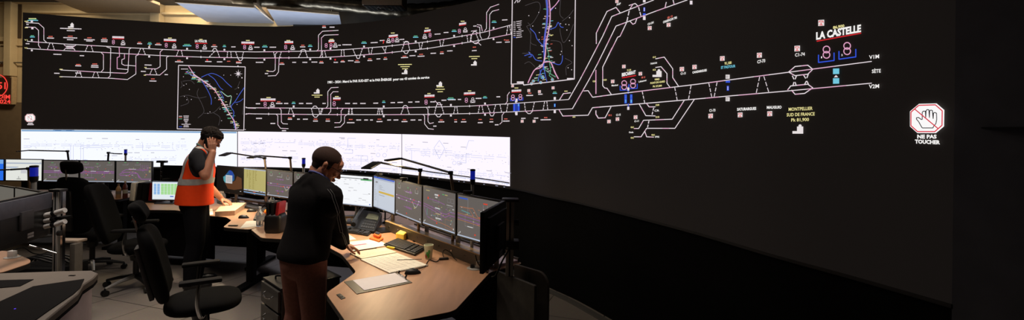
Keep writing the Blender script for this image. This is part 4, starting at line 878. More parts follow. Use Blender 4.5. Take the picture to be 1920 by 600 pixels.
monitor('dim monitor at the left edge, farther of two behind the dark monitor back', (-40, 341, 5.02), (27, 351, 4.63), .36, GREYD, lambda g: g.poly('lb', [(.4, .05), (.8, .05), (.85, .25), (.4, .3)]))
# ---------------------------------------------------------------- poles with clamps
def pole(label, x, y, z0, z1, w=.045, twin=0):
    o = root('equipment_pole', label, 'pole', (x, y, z0))
    h = z1-z0; mb = MB()
    mb.box((0, 0, h/2), (w, w*1.1, h), bev=.006); mb.build('column', ALU, o)
    MB().box((0, -w*.56, h/2), (w*.18, .004, h)).build('slot', BLKM, o)
    MB().box((0, 0, h+.01), (w*2.1, w*1.8, .02), bev=.006).build('top_cap', BLK, o)
    if twin: MB().box((w*.95, 0, h/2), (w*.35, w*.6, h)).build('side_rod', CHROME, o)
    mb = MB(); mb.cone((w*.5, -.02, h*.72), (w*1.1, -.02, h*.72), .022); mb.build('clamp_knob', BLK, o)
    mb = MB(); mb.box((w*.3, 0, h*.42), (w*1.7, w*1.7, .06), bev=.006); mb.build('clamp', BLK, o)
    return o
pR = pole('aluminium pole with black cap at the right end of the nearest desk', -.005, 3.415, .762, 1.275, .055)
MB().tube(smooth_pts([(.0, -.05, .2), (-.05, -.09, .12), (-.09, -.1, .03), (-.12, -.05, .0)], 5), .006).build('cable', BLKM, pR)
MB().box((-.045, -.045, .2), (.07, .012, .012)).build('bracket_arm', CHROME, pR)
pL = pole('aluminium pole with clamp and white grip rolls at left', at_y(108, 460, 4.05).x, 4.05, 0, 1.215, .045, 1)
# white grip rolls beside the left pole
ROLLM = mat('white_roll', (196, 194, 190), .35)
cl = root('clamp_grips', 'rack of white cylindrical grips joined by black clips, left of aluminium pole', 'grip rack', at_y(94, 413, 3.93))
def lp(px, py, y=3.93): return at_y(px, py, y)-cl.location
for (x0, y0, x1, y1) in ((84, 404, 98, 401), (84, 414, 98, 411), (83, 425, 98, 421), (105, 399, 122, 394), (105, 421, 122, 415), (61, 423, 78, 417)):
    MB().cone(lp(x0, y0), lp(x1, y1), .02, seg=18).build('grip', ROLLM, cl)
for (x0, y0, x1, y1) in ((79, 406, 84, 404), (99, 401, 105, 399), (79, 416, 84, 414), (98, 412, 104, 409), (78, 427, 84, 425), (98, 422, 105, 420)):
    MB().cone(lp(x0, y0), lp(x1, y1), .023, seg=14).build('clip', BLK, cl)
for a_, b_ in (((81, 402), (81, 430)), ((101, 396), (101, 426)), ((54, 424), (62, 422))): MB().cone(lp(*a_), lp(*b_), .008).build('link_rod', BLKM, cl)
MB().box(lp(101, 410)+Vector((.03, .05, 0)), (.06, .1, .02)).build('bracket', BLKM, cl)
# ---------------------------------------------------------------- partitions at the right
def partition(label, A, B, h, m, r=.1, th=.022, foot=True):
    a, b = Vector(A), Vector(B); d = b-a; L = d.length
    o = root('desk_partition', label, 'partition', (a.x, a.y, 0), math.atan2(d.y, d.x))
    pl = [(0, 0), (L, 0)]+[(L-r+r*math.cos(t), h-r+r*math.sin(t)) for t in [k*PI/16 for k in range(9)]]+[(0, h)]
    M = Matrix.Rotation(PI/2, 4, 'X')
    MB().prism(pl, -th/2, th/2, M).build('panel', m, o, bevel=.002)
    if foot: MB().box((L/2, 0, .01), (L*.9, .06, .02)).build('foot_rail', BLK, o)
    return o
PG = mat('partition_grey', (112, 104, 96), .6, var=.08)
partition('grey partition with rounded top corner, standing farther back beside the aluminium pole', (.035, 3.56), (.262, 3.33), .80, PG, .09)
partition('darker partition under the aluminium pole at the right end of the nearest desk', (-.085, 3.52), (.168, 3.20), .76, mat('partition_dark', (84, 80, 74), .6), .01)
# ---------------------------------------------------------------- rail in front of the three monitors
r0, r1_ = P(912, 507), P(722, 431.8); d = (r1_-r0); yaw = math.atan2(d.y, d.x); L = math.hypot(d.x, d.y)
rl = root('monitor_rail', 'long low rail with wooden top and bolts running along the nearest desk', 'rail', (r0.x, r0.y, DH), yaw)
RM = mat('rail_dark', (66, 58, 48), .45); RW = mat('rail_brass', (206, 172, 120), .4)
MB().box((L/2, -.012, .045), (L, .024, .09)).build('front_face', RM, rl, bevel=.002)
MB().box((L/2, -.035, .094), (L, .075, .008)).build('top_strip', RW, rl, bevel=.002)
for k in range(9):
    x = .09+k*(L-.18)/8; MB().cone((x, 0, .05), (x, .006, .05), .007, seg=10).build('bolt', CHROME, rl)
sh = [(0.0, -.05), (L, -.05), (L, -.33), (0.0, -.33)]
pur = root('monitor_shelf', 'grey shelf tray behind the wooden rail under the track plan monitors', 'shelf', (r0.x, r0.y, DH), yaw)
MB().box((L/2, -.075-.12, .011), (L*.98, .24, .02)).build('tray', mat('shelf_lilac_lit', (206, 188, 206), .4), pur, bevel=.002)  # lilac light of the display put into the grey tray's colour
MB().box((L/2, -.32, .02), (L*.98, .012, .035)).build('tray_lip', RM, pur)
# ---------------------------------------------------------------- task chairs
area('desk_overhead_fill', (-.95, 3.35, 4.2), (0, 0, 0), .25, 3.5, (1, .82, .66), .25, spread=.62)  # added light from above to brighten the nearest desk
area('desk_overhead_fill', (-3.2, 5.75, 4.2), (0, 0, 0), .25, 4, (1, .84, .66), .25, spread=.5)
def cushion(mb, c, size, M=None, n=8, curve=0, p=4):
    """rounded slab: superellipsoid"""
    v = bmesh.ops.create_icosphere(mb.bm, subdivisions=4, radius=1)['verts']
    for x in v:
        co = x.co
        k = (abs(co.x)**p+abs(co.y)**p+abs(co.z)**p)**(-1/p)
        co = co*k; x.co = Vector((co.x*size[0]/2, co.y*size[1]/2, co.z*size[2]/2))
        if curve: x.co.x += curve*(x.co.y/(size[1]/2))**2
        x.co += Vector(c)
    if M is not None: bmesh.ops.transform(mb.bm, matrix=M, verts=v)
def chair(label, x, y, rz, lean=.16, back_h=.62, head=True, headtilt=.2, arms=True, sh=.47, base_rot=.3):
    o = root('office_chair', label, 'chair', (x, y, 0), rz, None)
    mb = MB(); cushion(mb, (0.02, 0, sh-.02), (.50, .50, .11), p=3); mb.build('seat', BLKF, o)
    T = Matrix.Translation((-.23, 0, sh+.03)) @ Matrix.Rotation(-lean, 4, 'Y')
    mb = MB(); cushion(mb, (0, 0, back_h/2), (.09, .48, back_h), T, curve=.05, p=4); mb.build('backrest', BLKF, o)
    mb = MB(); mb.box((-.055, 0, back_h*.42), (.03, .16, back_h*.7), M=T, bev=.008); mb.build('back_shell', BLK, o)
    if head:
        mb = MB(); mb.box((-.03, 0, back_h+.03), (.012, .02, .12), M=T); mb.build('headrest_stem', CHROME, o)
        T2 = T @ Matrix.Translation((.0, 0, back_h+.11)) @ Matrix.Rotation(headtilt, 4, 'Y')
        mb = MB(); cushion(mb, (0, 0, 0), (.07, .29, .15), T2, curve=.035, p=3.4); mb.build('headrest', BLKF, o)
    if arms:
        for s in (-1, 1):
            mb = MB(); mb.box((0, s*.27, sh+.20), (.26, .075, .03), bev=.012); a = mb.build('armrest', mat('arm_pad', (24, 23, 23), .7, spec=.2), o)
            mb = MB(); mb.tube(smooth_pts([(.02, s*.17, sh-.07), (.0, s*.27, sh-.05), (-.02, s*.285, sh+.05), (-.01, s*.275, sh+.19)], 5), .014); mb.build('armrest_support', CHROME if s < 0 else BLK, o)
    mb = MB(); mb.cone((0, 0, .12), (0, 0, sh-.1), .028); mb.cone((0, 0, sh-.17), (0, 0, sh-.07), .05, .07); mb.build('gas_column', BLK, o)
    mb = MB(); mb.box((0, 0, sh-.085), (.2, .16, .035), bev=.005); mb.tube([(.05, -.1, sh-.09), (.05, -.22, sh-.1)], .007); mb.build('mechanism', BLK, o)
    for k in range(5):
        a = base_rot+k*2*PI/5; c, s_ = math.cos(a), math.sin(a)
        MB().tube([(c*.02, s_*.02, .125), (c*.16, s_*.16, .11), (c*.31, s_*.31, .075)], [.026, .02, .013]).build('base_arm', ALU if k % 2 else BLK, o)
        mb = MB(); px_, py_ = c*.31, s_*.31
        for q in (-.014, .014): mb.cone((px_-s_*q*1.0-s_*.009, py_+c*q+c*.009, .031), (px_-s_*q+s_*.009, py_+c*q-c*.009, .031), .03, seg=16)
        mb.cone((px_, py_, .04), (px_, py_, .078), .009); mb.build('caster', BLK, o)
    return o
chair('black office chair with wide back and tilted headrest in front of far left monitors', at_y(174, 400, 5.9).x, 5.9, PI/2-.18, lean=.06, back_h=.66, headtilt=-.1)
chair('black office chair turned sideways, between the wide-backed chair and the nearest empty chair', -4.08, 5.35, .35, lean=.28, back_h=.66, head=False)
chair('nearest black office chair with headrest and both armrests, beside the printer', -2.33, 3.70, .56, lean=.24, back_h=.56, headtilt=-.25, base_rot=1.0)
# ---------------------------------------------------------------- drawer pedestal
a, b = P(493, 520, .6), P(526, 541.5, .6); d = b-a; yaw = math.atan2(d.y, d.x); Wp = math.hypot(d.x, d.y)
pe = root('drawer_pedestal', 'dark grey drawer pedestal with two bow handles behind sweater man\'s legs', 'drawer unit', (a.x, a.y, 0), yaw)
PM = mat('pedestal_grey', (66, 64, 60), .45)
MB().box((Wp/2, .23, .325), (Wp, .44, .53)).build('body', PM, pe, bevel=.004)
MB().box((Wp/2, .23, .595), (Wp+.01, .46, .012)).build('top', BLK, pe, bevel=.003)
for k, (z, h) in enumerate(((.50, .16), (.33, .16), (.15, .18))):
    dr_ = MB().box((0, -.005, 0), (Wp-.01, .018, h-.008)).build('drawer', PM, pe, bevel=.002, loc=(Wp/2, 0, z))
    MB().tube(smooth_pts([(-.08, -.012, .02), (-.07, -.035, .01), (0, -.045, .003), (.07, -.035, .01), (.08, -.012, .02)], 5), .005).build('handle', CHROME, dr_)
for k in range(4): MB().cone(((.05, Wp-.05)[k % 2], (.05, .4)[k//2]-.012, .03), ((.05, Wp-.05)[k % 2], (.05, .4)[k//2]+.012, .03), .03).build('caster', BLK, pe)
MB().tube(smooth_pts([(Wp*.35, .05, .605), (Wp*.35, .06, .63), (Wp*.65, .12, .63), (Wp*.65, .13, .605)], 5), .007).build('carry_handle', BLKM, pe)
# ---------------------------------------------------------------- printer in the left foreground
ph = .95
pts = [P(-60, 514, ph), P(120, 508, ph), P(172, 507, ph), P(184, 512, ph), P(176, 521, ph), P(156, 534, ph), P(147, 550, ph), P(96, 592, ph), P(40, 640, ph), P(-60, 700, ph)]
c = sum(pts, Vector())/len(pts); pr = root('office_printer', 'bulky grey and white office printer with dark glass top in left foreground', 'printer', (c.x, c.y, 0))
loc_ = [(p.x-c.x, p.y-c.y) for p in pts]
PTOP = mat('printer_top', (100, 88, 78), .5, var=.05); PSIDE = mat('printer_side', (206, 190, 200), .6, var=.04); PDARK = mat('printer_dark', (15, 13, 15), .75, spec=.06)
MB().prism(loc_, ph-.035, ph).build('top_cover', [PTOP], pr, bevel=.006)
MB().prism([(x*.985, y*.985) for x, y in loc_], ph-.050, ph-.036).build('top_edge_band', PDARK, pr)
side = [P(-60, 514, ph), P(120, 508, ph), P(183.5, 510, ph), P(183.5, 511.5, ph)]
q0 = Vector((-2.283, 2.71, 0)); q1 = Vector((-1.965, 2.04, 0)); q2 = Vector((-1.965, 1.7, 0))
body = [(pts[0].x-c.x+.01, pts[0].y-c.y-.01), (q0.x-c.x-.03, q0.y-c.y-.0), (q0.x-c.x, q0.y-c.y-.03), (q1.x-c.x-.01, q1.y-c.y), (q2.x-c.x, q2.y-c.y), (pts[0].x-c.x+.01, q2.y-c.y)]
MB().prism(body, .06, ph-.051).build('body', PSIDE, pr, bevel=.004)
MB().prism([(x*.95, y*.95) for x, y in body], .0, .058).build('plinth', BLK, pr)
def pp(px, py): p = P(px, py, ph); return (p.x-c.x, p.y-c.y)
MB().prism([pp(-30, 580), pp(62, 538), pp(88, 534), pp(158, 524), pp(150, 541), pp(138, 552), pp(92, 583), pp(40, 620), pp(-30, 660)], ph, ph+.004).build('dark_glass', PDARK, pr, bevel=.001)
MB().prism([pp(-30, 527), pp(63, 524.5), pp(38, 537), pp(-30, 543)], ph, ph+.003).build('output_slot', PDARK, pr)
p_ = pp(28, 581); MB().cone((p_[0], p_[1], ph+.003), (p_[0], p_[1], ph+.006), .0035, seg=10).build('status_light', emit('blue_led', (90, 60, 230), 1), pr)
p_ = pp(135, 517); MB().box((p_[0], p_[1], ph+.001), (.03, .012, .003)).build('button', PDARK, pr)
# ---------------------------------------------------------------- end panel and things beside the left pole
e0 = at_y(148, 500, 4.35)
ep = root('desk_side_panel', 'pale grey upright desk end panel between printer and wide-backed chair', 'panel', (-3.76, 4.25, 0))
MB().box((0, 0, .37), (.045, .08, .74), bev=.004).build('board', mat('panel_grey', (92, 86, 78), .6), ep)
MB().box((-.1, .06, .75), (.2, .1, .02), bev=.003).build('top_ledge', mat('ledge_tan', (166, 148, 130), .6), ep)
ct = root('cable_tray', 'black tray full of cables under the left aluminium pole', 'cable tray', (-4.08, 4.34, .42))
MB().box((0, 0, .06), (.44, .3, .1), bev=.005).build('tray', BLKM, ct)
for k in range(5): MB().tube(smooth_pts([(-.2, -.12+.05*k, .12), (-.08, -.1+.04*k, .19), (.08, -.08+.05*k, .15), (.2, -.1+.04*k, .13)], 5), .009).build('cable', BLK, ct)
for x_ in (-.2, .2): MB().box((x_, 0, -.2), (.03, .26, .44)).build('leg', BLKM, ct)
a, b = at_y(55, 460, 3.9), at_y(106, 475, 3.95)
o = MB().cone((0, 0, 0), b-a, .008).build('metal_bar', CHROME, loc=a); tag(o, 'thin shiny metal bar lying slanted below the white grip rack', 'bar')
a = P(23, 483); pg = root('desk_socket', 'small white plug in round socket on the left edge desk', 'socket', (a.x, a.y, DH))
MB().lathe([(.05, 0), (.05, .004), (.04, .006), (.0, .006)], 20).build('ring', ALU, pg); MB().box((0, 0, .03), (.045, .04, .05), bev=.006).build('plug', mat('white_plastic', (214, 212, 208), .4), pg)
MB().tube(smooth_pts([(0, 0, .05), (.05, .03, .07), (.1, .06, .02), (.16, .08, .006)], 5), .004).build('cord', BLKM, pg)
a = P(915-24, 503); pg = root('desk_socket', 'white plug in silver ring socket at the right end of the nearest desk', 'socket', (a.x, a.y, DH))
MB().lathe([(.062, 0), (.062, .003), (.052, .006), (.0, .005)], 24).build('ring', ALU, pg); MB().box((.03, .0, .03), (.045, .045, .05), bev=.006).build('plug', MATS['white_plastic'], pg); MB().cone((-.02, 0, .006), (-.025, 0, .03), .02, .012).build('plug_dark', BLK, pg)
MB().tube(smooth_pts([(.0, .02, .09), (.02, -.03, .05), (.06, -.09, .02), (.10, -.13, .008)], 6), .004).build('cord', BLKM, pg)
# ---------------------------------------------------------------- desk lamps with long thin arms
LA = mat('lamp_dark', (20, 18, 18), .4, .5); LP = mat('lamp_tan_lit', (130, 108, 84), .35, .7)  # posts: warm light reflected on brushed metal put into the tan colour
def lamp(label, base, top, elbow, head, hw=.035, zb=DH, post=LP, light=0, col=(1, .78, .48)):
    b, t, e, h = at_y(*base), at_y(*top), at_y(*elbow), at_y(*head)
    b.x = t.x+(b.x-t.x); o = root('desk_lamp', label, 'lamp', (b.x, b.y, zb))
    L = lambda v: v-o.location
    MB().lathe([(.055, 0), (.055, .012), (.02, .02), (.016, .03)], 18).build('base', LA, o)
    MB().tube([Vector((0, 0, .02)), L(b), L(t)], .013).build('post', post, o)
    mb = MB(); mb.box(L(t), (.04, .03, .03), bev=.006); mb.build('hinge', LA, o)
    MB().tube([L(t), L(e)], .009).build('arm', LA, o)
    d = (h-e); yaw = math.atan2(d.y, d.x); pit = -math.atan2(d.z, math.hypot(d.x, d.y))
    mb = MB(); mb.box((0, 0, 0), (d.length, hw*2, .014), bev=.003); hd = mb.build('lamp_head', LA, o); hd.location = L((h+e)/2); hd.rotation_euler = (0, pit, yaw)
    if light:
        MB().box((0, 0, -.0085), (d.length*.85, hw*1.4, .002)).build('light_strip', emit('lamp_glow', (255, 214, 150), 2.0), hd)
        c_ = (h+e)/2; ar = area('desk_lamp_light', (c_.x, c_.y, c_.z-.02), (0, 0, yaw), d.length*.85, light, col, hw*1.4)
    return o
lamp('desk lamp with broad tilted head nearest the sweater man, over the lit papers', (786, 346, 4.5), (788, 319, 4.5), (708, 304, 4.62), (686, 316, 4.42), .05, light=14, col=(1, .74, .42))
lamp('desk lamp rising behind the middle and right track plan monitors, long arm to the left', (850, 361, 4.1), (845, 324, 4.1), (752, 297, 4.6), (723, 301, 4.5), .035, light=5)
lamp('desk lamp behind the grey monitor left of sweater man', (546, 318, 6.0), (544, 296, 6.0), (486, 292, 6.0), (469, 296, 5.7), .04, light=7)
lamp('desk lamp rising behind the yellow list monitor, arm reaching to vest man', (498, 314, 6.4), (496, 296.5, 6.4), (431, 286.5, 6.2), (416, 292, 6.0), .04, light=5)
lamp('thin dark desk lamp at far left with straight horizontal arm to the wall edge', (128.5, 300, 7.5), (126.5, 283.5, 7.5), (54, 282, 7.3), (30, 284, 7.2), .02, post=LA)
lamp('short dark desk lamp behind the chair headrest in far left row', (202.5, 301, 7.5), (203.5, 286.5, 7.5), (214, 288, 7.3), (227, 288.5, 7.2), .02, post=LA)
lamp('desk lamp with tan post beside the nearest signal light at left', (55, 346, 5.2), (54, 316, 5.2), (20, 318, 5.0), (2, 318.5, 5.0), .02, zb=DH)
# ---------------------------------------------------------------- blue signal towers
SB = mat('signal_blue', (30, 44, 190), .25, spec=.6); SBb = SB.node_tree.nodes['Principled BSDF']; SBb.inputs['Emission Color'].default_value = (.01, .02, .5, 1); SBb.inputs['Emission Strength'].default_value = .35
def tower(label, px, ytop, ymid, ybot, y, r, zb=DH):
    t, m_, b = at_y(px, ytop, y), at_y(px, ymid, y), at_y(px, ybot, y)
    o = root('signal_tower', label, 'signal light', (t.x, y, zb)); tz, mz = t.z-zb, m_.z-zb; h = tz-mz
    MB().cone((0, 0, 0), (0, 0, mz), r*.62).build('tube', ALU, o)
    MB().lathe([(r*.8, mz), (r*.95, mz+h*.12), (r, mz+h*.3), (r, mz+h*.34)], 18).build('socket', BLK, o)
    MB().lathe([(r*.92, mz+h*.34), (r*.92, tz-h*.1)], 18).build('blue_lens', SB, o)
    MB().lathe([(r, tz-h*.12), (r, tz-h*.02), (r*.6, tz)], 18).build('cap', BLK, o)
tower('blue signal light on short tube at far left in front of pale page monitor', 64, 310, 341, 353, 5.0, .036)
tower('small blue signal light standing out against white band at far left', 235.7, 280, 291, 301, 7.5, .022)
tower('small blue signal light left of sweater man\'s head', 569.5, 296, 313, 324, 5.9, .022)
tower('blue signal light at right end, behind rightmost track plan monitor', 886.5, 317, 346, 366, 3.9, .021)
# ---------------------------------------------------------------- quad-based desk items
class QD:
    def __init__(s, pts, h=DH):                   # four pixel corners on a surface: near-left, near-right, far-right, far-left
        s.w = [P(x, y, h) for x, y in pts]; s.c = sum(s.w, Vector())/4; s.h = h
    def uv(s, u, v, z=0):
        a, b, c, d = s.w; p = a.lerp(b, u).lerp(d.lerp(c, u), v)-s.c; return Vector((p.x, p.y, z))
    def slab(s, mb, u0, v0, u1, v1, z0, z1): mb.prism([s.uv(*q)[:2] for q in ((u0, v0), (u1, v0), (u1, v1), (u0, v1))], z0, z1); return mb
    def root(s, name, label, cat, group=None, dz=0): return root(name, label, cat, (s.c.x, s.c.y, s.h+dz), 0, group)
KEY = mat('key_grey', (46, 46, 48), .45); INK = mat('ink_grey', (150, 146, 142), .8); PRINTED = mat('print_blue', (120, 128, 150), .8)
def keyboard(label, pts, h=DH):
    q = QD(pts, h); o = q.root('keyboard', label, 'keyboard')
    q.slab(MB(), 0, 0, 1, 1, 0, .018).build('body', BLK, o, bevel=.004)
    mb = MB()
    for r_ in range(6):
        n = 21
        for k in range(n):
            if r_ == 0 and 4 <= k <= 8:
                if k == 4: q.slab(mb, .03+.94*4/n+.003, .06, .03+.94*9/n-.003, .06+.13, .018, .026)
                continue
            if k in (14, 17) and True: continue
            if r_ in (1,) and 15 <= k <= 16 and k == 15: continue
            q.slab(mb, .03+.94*k/n+.004, .06+.147*r_+.008, .03+.94*(k+1)/n-.004, .06+.147*(r_+1)-.018, .018, .026)
    mb.build('keys', KEY, o); return o
def sheet(name, label, cat, pts, h=DH, z=0, th=.003, m=PAPER, lines=8, ink=INK, extra=None):
    q = QD(pts, h); o = q.root(name, label, cat, dz=z)
    q.slab(MB(), 0, 0, 1, 1, 0, th).build('page', m, o)
    if lines:
        mb = MB(); r_ = random.Random(len(label))
        for k in range(lines):
            v = .9-.8*k/lines; u1 = r_.uniform(.5, .92); q.slab(mb, .08, v-.0035, u1, v+.0035, th, th+.0005)
        mb.build('printed_lines', ink, o)
    if extra: extra(q, o, th)
    return o
def mouse(label, px, py, h=DH, yaw=.3, s=1):
    a = P(px, py, h); o = root('computer_mouse', label, 'mouse', (a.x, a.y, h), yaw)
    mb = MB(); v = bmesh.ops.create_icosphere(mb.bm, subdivisions=4, radius=1)['verts']
    for x in v:
        x.co = Vector((x.co.x*.058*s, x.co.y*.033*s*(1-.12*x.co.x), max(0, x.co.z)*.038*s*(1-.25*x.co.x)))
    mb.build('body', BLK, o); MB().cone((.03*s, 0, .026*s), (.03*s, 0, .034*s), .004).build('wheel', DGREY, o); return o
# desk A items
keyboard('black keyboard lying in front of the paper cup', [(719, 461), (778, 480.5), (800, 467), (746, 450)])
keyboard('black keyboard in front of the desk telephone', [(632, 434), (690, 443.5), (702, 433), (643, 426)])
def nb(q, o, th):
    mb = MB()
    for k in range(30):
        c_ = q.uv(.01+k*.0335, 0.0, .006); mb.tube([c_+Vector((.006*math.cos(t), .006*math.sin(t)*.6, .007*math.sin(t+1))) for t in [j*PI/4 for j in range(7)]], .0012, 5)
    mb.build('spiral_wire', BLKM, o)
    mb = MB()
    for k in range(6): q.slab(mb, .08+.16*k, .06, .083+.16*k, .94, th, th+.0004)
    mb.build('ruled_columns', INK, o)
sheet('spiral_notebook', 'open lit spiral notebook page, upper half under the sweater man\'s lamp', 'notebook', [(678, 487), (744, 475), (722, 466), (656, 476.5)][::1], th=.010, lines=6, extra=None, m=mat('cream_paper', (224, 219, 196), .8, var=.04))
sheet('ruled_form', 'large ruled form hanging from the spiral notebook towards the mouse', 'paper', [(731, 514), (803, 499), (745, 476), (676, 488)], z=.0, th=.008, lines=9, extra=nb)
a = P(766, 490, DH); 
o = MB().box((0, 0, .0095+.002), (.19, .007, .0025), rz=.15).build('pen', BLKM, loc=(a.x+.005, a.y+.01, DH)); tag(o, 'thin dark pen lying on ruled form next to the mouse', 'pen')
sheet('lit_document', 'bright sheet with pink stripe in front of sweater man\'s hand', 'document', [(660, 472), (728, 461), (706, 449), (640, 456)], th=.006, lines=5, extra=lambda q, o, th: q.slab(MB(), .02, .46, .55, .56, th, th+.001).build('pink_stripe', mat('pink_marker', (216, 80, 130), .7), o))
sheet('printed_sheet', 'pale printed sheet lying behind the pink striped one', 'paper', [(640, 452), (668, 449), (652, 438), (632, 440)], th=.002, lines=5)
a, b = P(659, 475), P(706, 468); d = b-a
o = MB().cone((0, 0, 0), (d.x, d.y, 0), .005, .003).build('pencil', BLKM, loc=(a.x, a.y, DH+.014)); tag(o, 'long black pencil across papers at sweater man\'s fingertips', 'pencil')
sheet('clipboard', 'black clipboard with blank white sheet on the nearest desk', 'clipboard', [(669, 552), (773, 530.5), (744, 512), (645, 529)], th=.004, m=BLK, lines=0,
      extra=lambda q, o, th: (q.slab(MB(), .15, .10, .955, .97, th, th+.002).build('white_sheet', mat('white_sheet', (216, 212, 214), .8, var=.02), o), q.slab(MB(), .955, .3, .985, .75, th, th+.012).build('clip', CHROME, o, bevel=.002), [MB().cone(q.uv(.96, v, th+.012), q.uv(.985, v, th+.03), .006).build('clip_knob', BLK, o) for v in (.3, .75)]))
mouse('black mouse near the clipboard on the nearest desk', 774, 513, yaw=.25, s=1.0)
a, hb = P(783, 508), P(832, 487)
cb = root('usb_hub', 'small black cable hub with wire loop right of the paper cup', 'cable hub', (hb.x, hb.y, DH))
MB().box((0, 0, .008), (.075, .035, .016), rz=.3, bev=.004).build('body', BLK, cb)
MB().tube(smooth_pts([a-hb+Vector((0, 0, .012)), P(797, 501)-hb+Vector((0, 0, .006)), P(801, 493)-hb+Vector((0, 0, .005)), P(806, 489)-hb+Vector((0, 0, .006)), P(818, 492)-hb+Vector((0, 0, .005)), Vector((-.03, 0, .01))], 6), .0032).build('mouse_cord', BLKM, cb)
MB().tube(smooth_pts([Vector((0, .01, .012)), P(830, 483)-hb+Vector((0, 0, .04)), P(835, 480)-hb+Vector((0, 0, .05)), P(845, 481)-hb+Vector((0, 0, .03)), P(850, 484)-hb+Vector((0, 0, .006)), P(856, 489)-hb+Vector((0, 0, .004))], 6), .0032).build('wire_loop', BLKM, cb)
a = P(803.5, 485); cp = root('paper_cup', 'pale paper cup with green leaf print right of keyboard', 'cup', (a.x, a.y, DH))
CUPM = mat('cup_paper', (212, 216, 190), .6, var=.03)
MB().lathe([(.027, 0), (.037, .105), (.0385, .107), (.0385, .111), (.035, .111), (.026, .006)], 26).build('cup_body', CUPM, cp)
for k, (z_, an, col) in enumerate(((.045, -1.75, (70, 150, 70)), (.03, -1.45, (90, 170, 60)), (.028, -2.1, (170, 60, 60)), (.06, -1.3, (90, 160, 80)))):
    r_ = .0277+z_*.096; mb = MB(); mb.ell((r_*math.cos(an), r_*math.sin(an), z_), (.010, .0016, .018), rot=(0, 0, an+PI/2), sub=2); mb.build('leaf_print', mat('leaf_%s' % 'abcd'[k], col, .6), cp)
q = QD([(742, 449), (757, 452), (765, 445), (751, 442)]); o = q.root('note_block', 'yellow note block behind the keyboard', 'note block')
q.slab(MB(), 0, 0, 1, 1, 0, .058).build('paper_stack', mat('yellow_paper', (242, 206, 84), .7), o, bevel=.003); q.slab(MB(), .1, .1, .9, .9, .058, .060).build('top_note', mat('yellow_paper2', (248, 222, 120), .7), o)
a = P(733, 466.5); o = MB().box((0, 0, .009), (.09, .022, .018), rz=-.45, bev=.006).build('highlighter_pen', mat('highlighter', (236, 214, 40), .4), loc=(a.x, a.y, DH)); tag(o, 'small yellow highlighter in front of keyboard', 'highlighter')
q = QD([(692, 450), (711, 456), (719, 450), (703, 442)]); o = q.root('orange_case', 'orange holder on the desk between telephone and keyboard', 'holder')
q.slab(MB(), 0, 0, 1, 1, 0, .022).build('body', mat('orange_plastic', (214, 104, 36), .45), o, bevel=.006); q.slab(MB(), .2, .35, .8, .95, .022, .05).build('raised_top', MATS['orange_plastic'], o, bevel=.008); q.slab(MB(), .3, .5, .7, .9, .05, .058).build('dark_cap', BLK, o, bevel=.002)
# telephone
q = QD([(655, 432), (702, 439), (716, 420), (678, 413)]); o = q.root('desk_telephone', 'black office desk telephone with grey display and handset', 'telephone')
mb = MB(); A_, B_, C_, D_ = q.uv(0, 0, 0), q.uv(1, 0, 0), q.uv(1, 1, 0), q.uv(0, 1, 0); up = lambda v, z: v+Vector((0, 0, z))
bm = mb.bm; vs = [bm.verts.new(x) for x in (A_, B_, C_, D_, up(A_, .03), up(B_, .03), up(C_, .12), up(D_, .12))]
for f in ((0, 3, 2, 1), (4, 5, 6, 7), (0, 1, 5, 4), (1, 2, 6, 5), (2, 3, 7, 6), (3, 0, 4, 7)): bm.faces.new([vs[i] for i in f])
mb.build('body', BLK, o, bevel=.006)
def tp(u, v, dz=0): return q.uv(u, v, .03+.09*v+dz)
def face(mb, u0, v0, u1, v1, dz0, dz1):
    b_ = [mb.bm.verts.new(tp(*x, dz0)) for x in ((u0, v0), (u1, v0), (u1, v1), (u0, v1))]; t_ = [mb.bm.verts.new(tp(*x, dz1)) for x in ((u0, v0), (u1, v0), (u1, v1), (u0, v1))]
    mb.bm.faces.new(t_); [mb.bm.faces.new((b_[i], b_[(i+1) % 4], t_[(i+1) % 4], t_[i])) for i in range(4)]; return mb
face(MB(), .42, .55, .95, .93, 0, .003).build('display', mat('phone_lcd', (104, 112, 104), .2), o)
mb = MB()
for i in range(6):
    for j in range(3): face(mb, .42+.09*i, .08+.14*j, .49+.09*i, .17+.14*j, 0, .005)
mb.build('keypad', KEY, o)
mb = MB(); mb.tube(smooth_pts([tp(.16, .0, .035), tp(.14, .25, .05), tp(.14, .7, .055), tp(.16, 1.0, .04)], 6), [.026]*5+[.017]*10+[.026]*4); mb.build('handset', BLK, o)
mb = MB(); mb.tube([tp(-.1, .5, -.01)+Vector((0, .0, 0)), tp(-.02, .8, .12), tp(0, 1.0, .17)], .007); mb.build('antenna', BLK, o)
mb = MB(); pts_ = [tp(.14, .0, .01)+Vector((-.02+.012*math.cos(t*1.3), -.02-.0025*t, .0+.012*math.sin(t*1.3)-.015)) for t in range(22)]; mb.tube(pts_, .0035, 6); mb.build('cord', BLKM, o)
hs_ = at_y(728, 412, 4.95); o = root('headset', 'headset with pale cable loop standing behind the telephone', 'headset', (P(722, 418).x, P(722, 418).y, DH))
mb = MB(); mb.lathe([(.035, 0), (.03, .012), (.008, .02), (.008, .14)], 14); mb.build('stand', BLK, o)
mb = MB(); mb.tube([Vector((.075*math.cos(t), .0, .12+.085*math.sin(t))) for t in [k*PI/12 for k in range(13)]], .006); mb.build('headband', mat('pale_band', (150, 146, 140), .4), o)
for s_ in (-1, 1): MB().ell((s_*.075, 0, .11), (.016, .028, .03)).build('ear_cup', BLK, o)
mb = MB(); mb.tube(smooth_pts([(.075, 0, .1), (.05, -.05, .06), (.0, -.07, .06)], 5), .003); mb.build('microphone', BLK, o)
for i, (px, py, lab) in enumerate(((752, 419, 'small dark clamp foot on the grey shelf, left'),)): pass
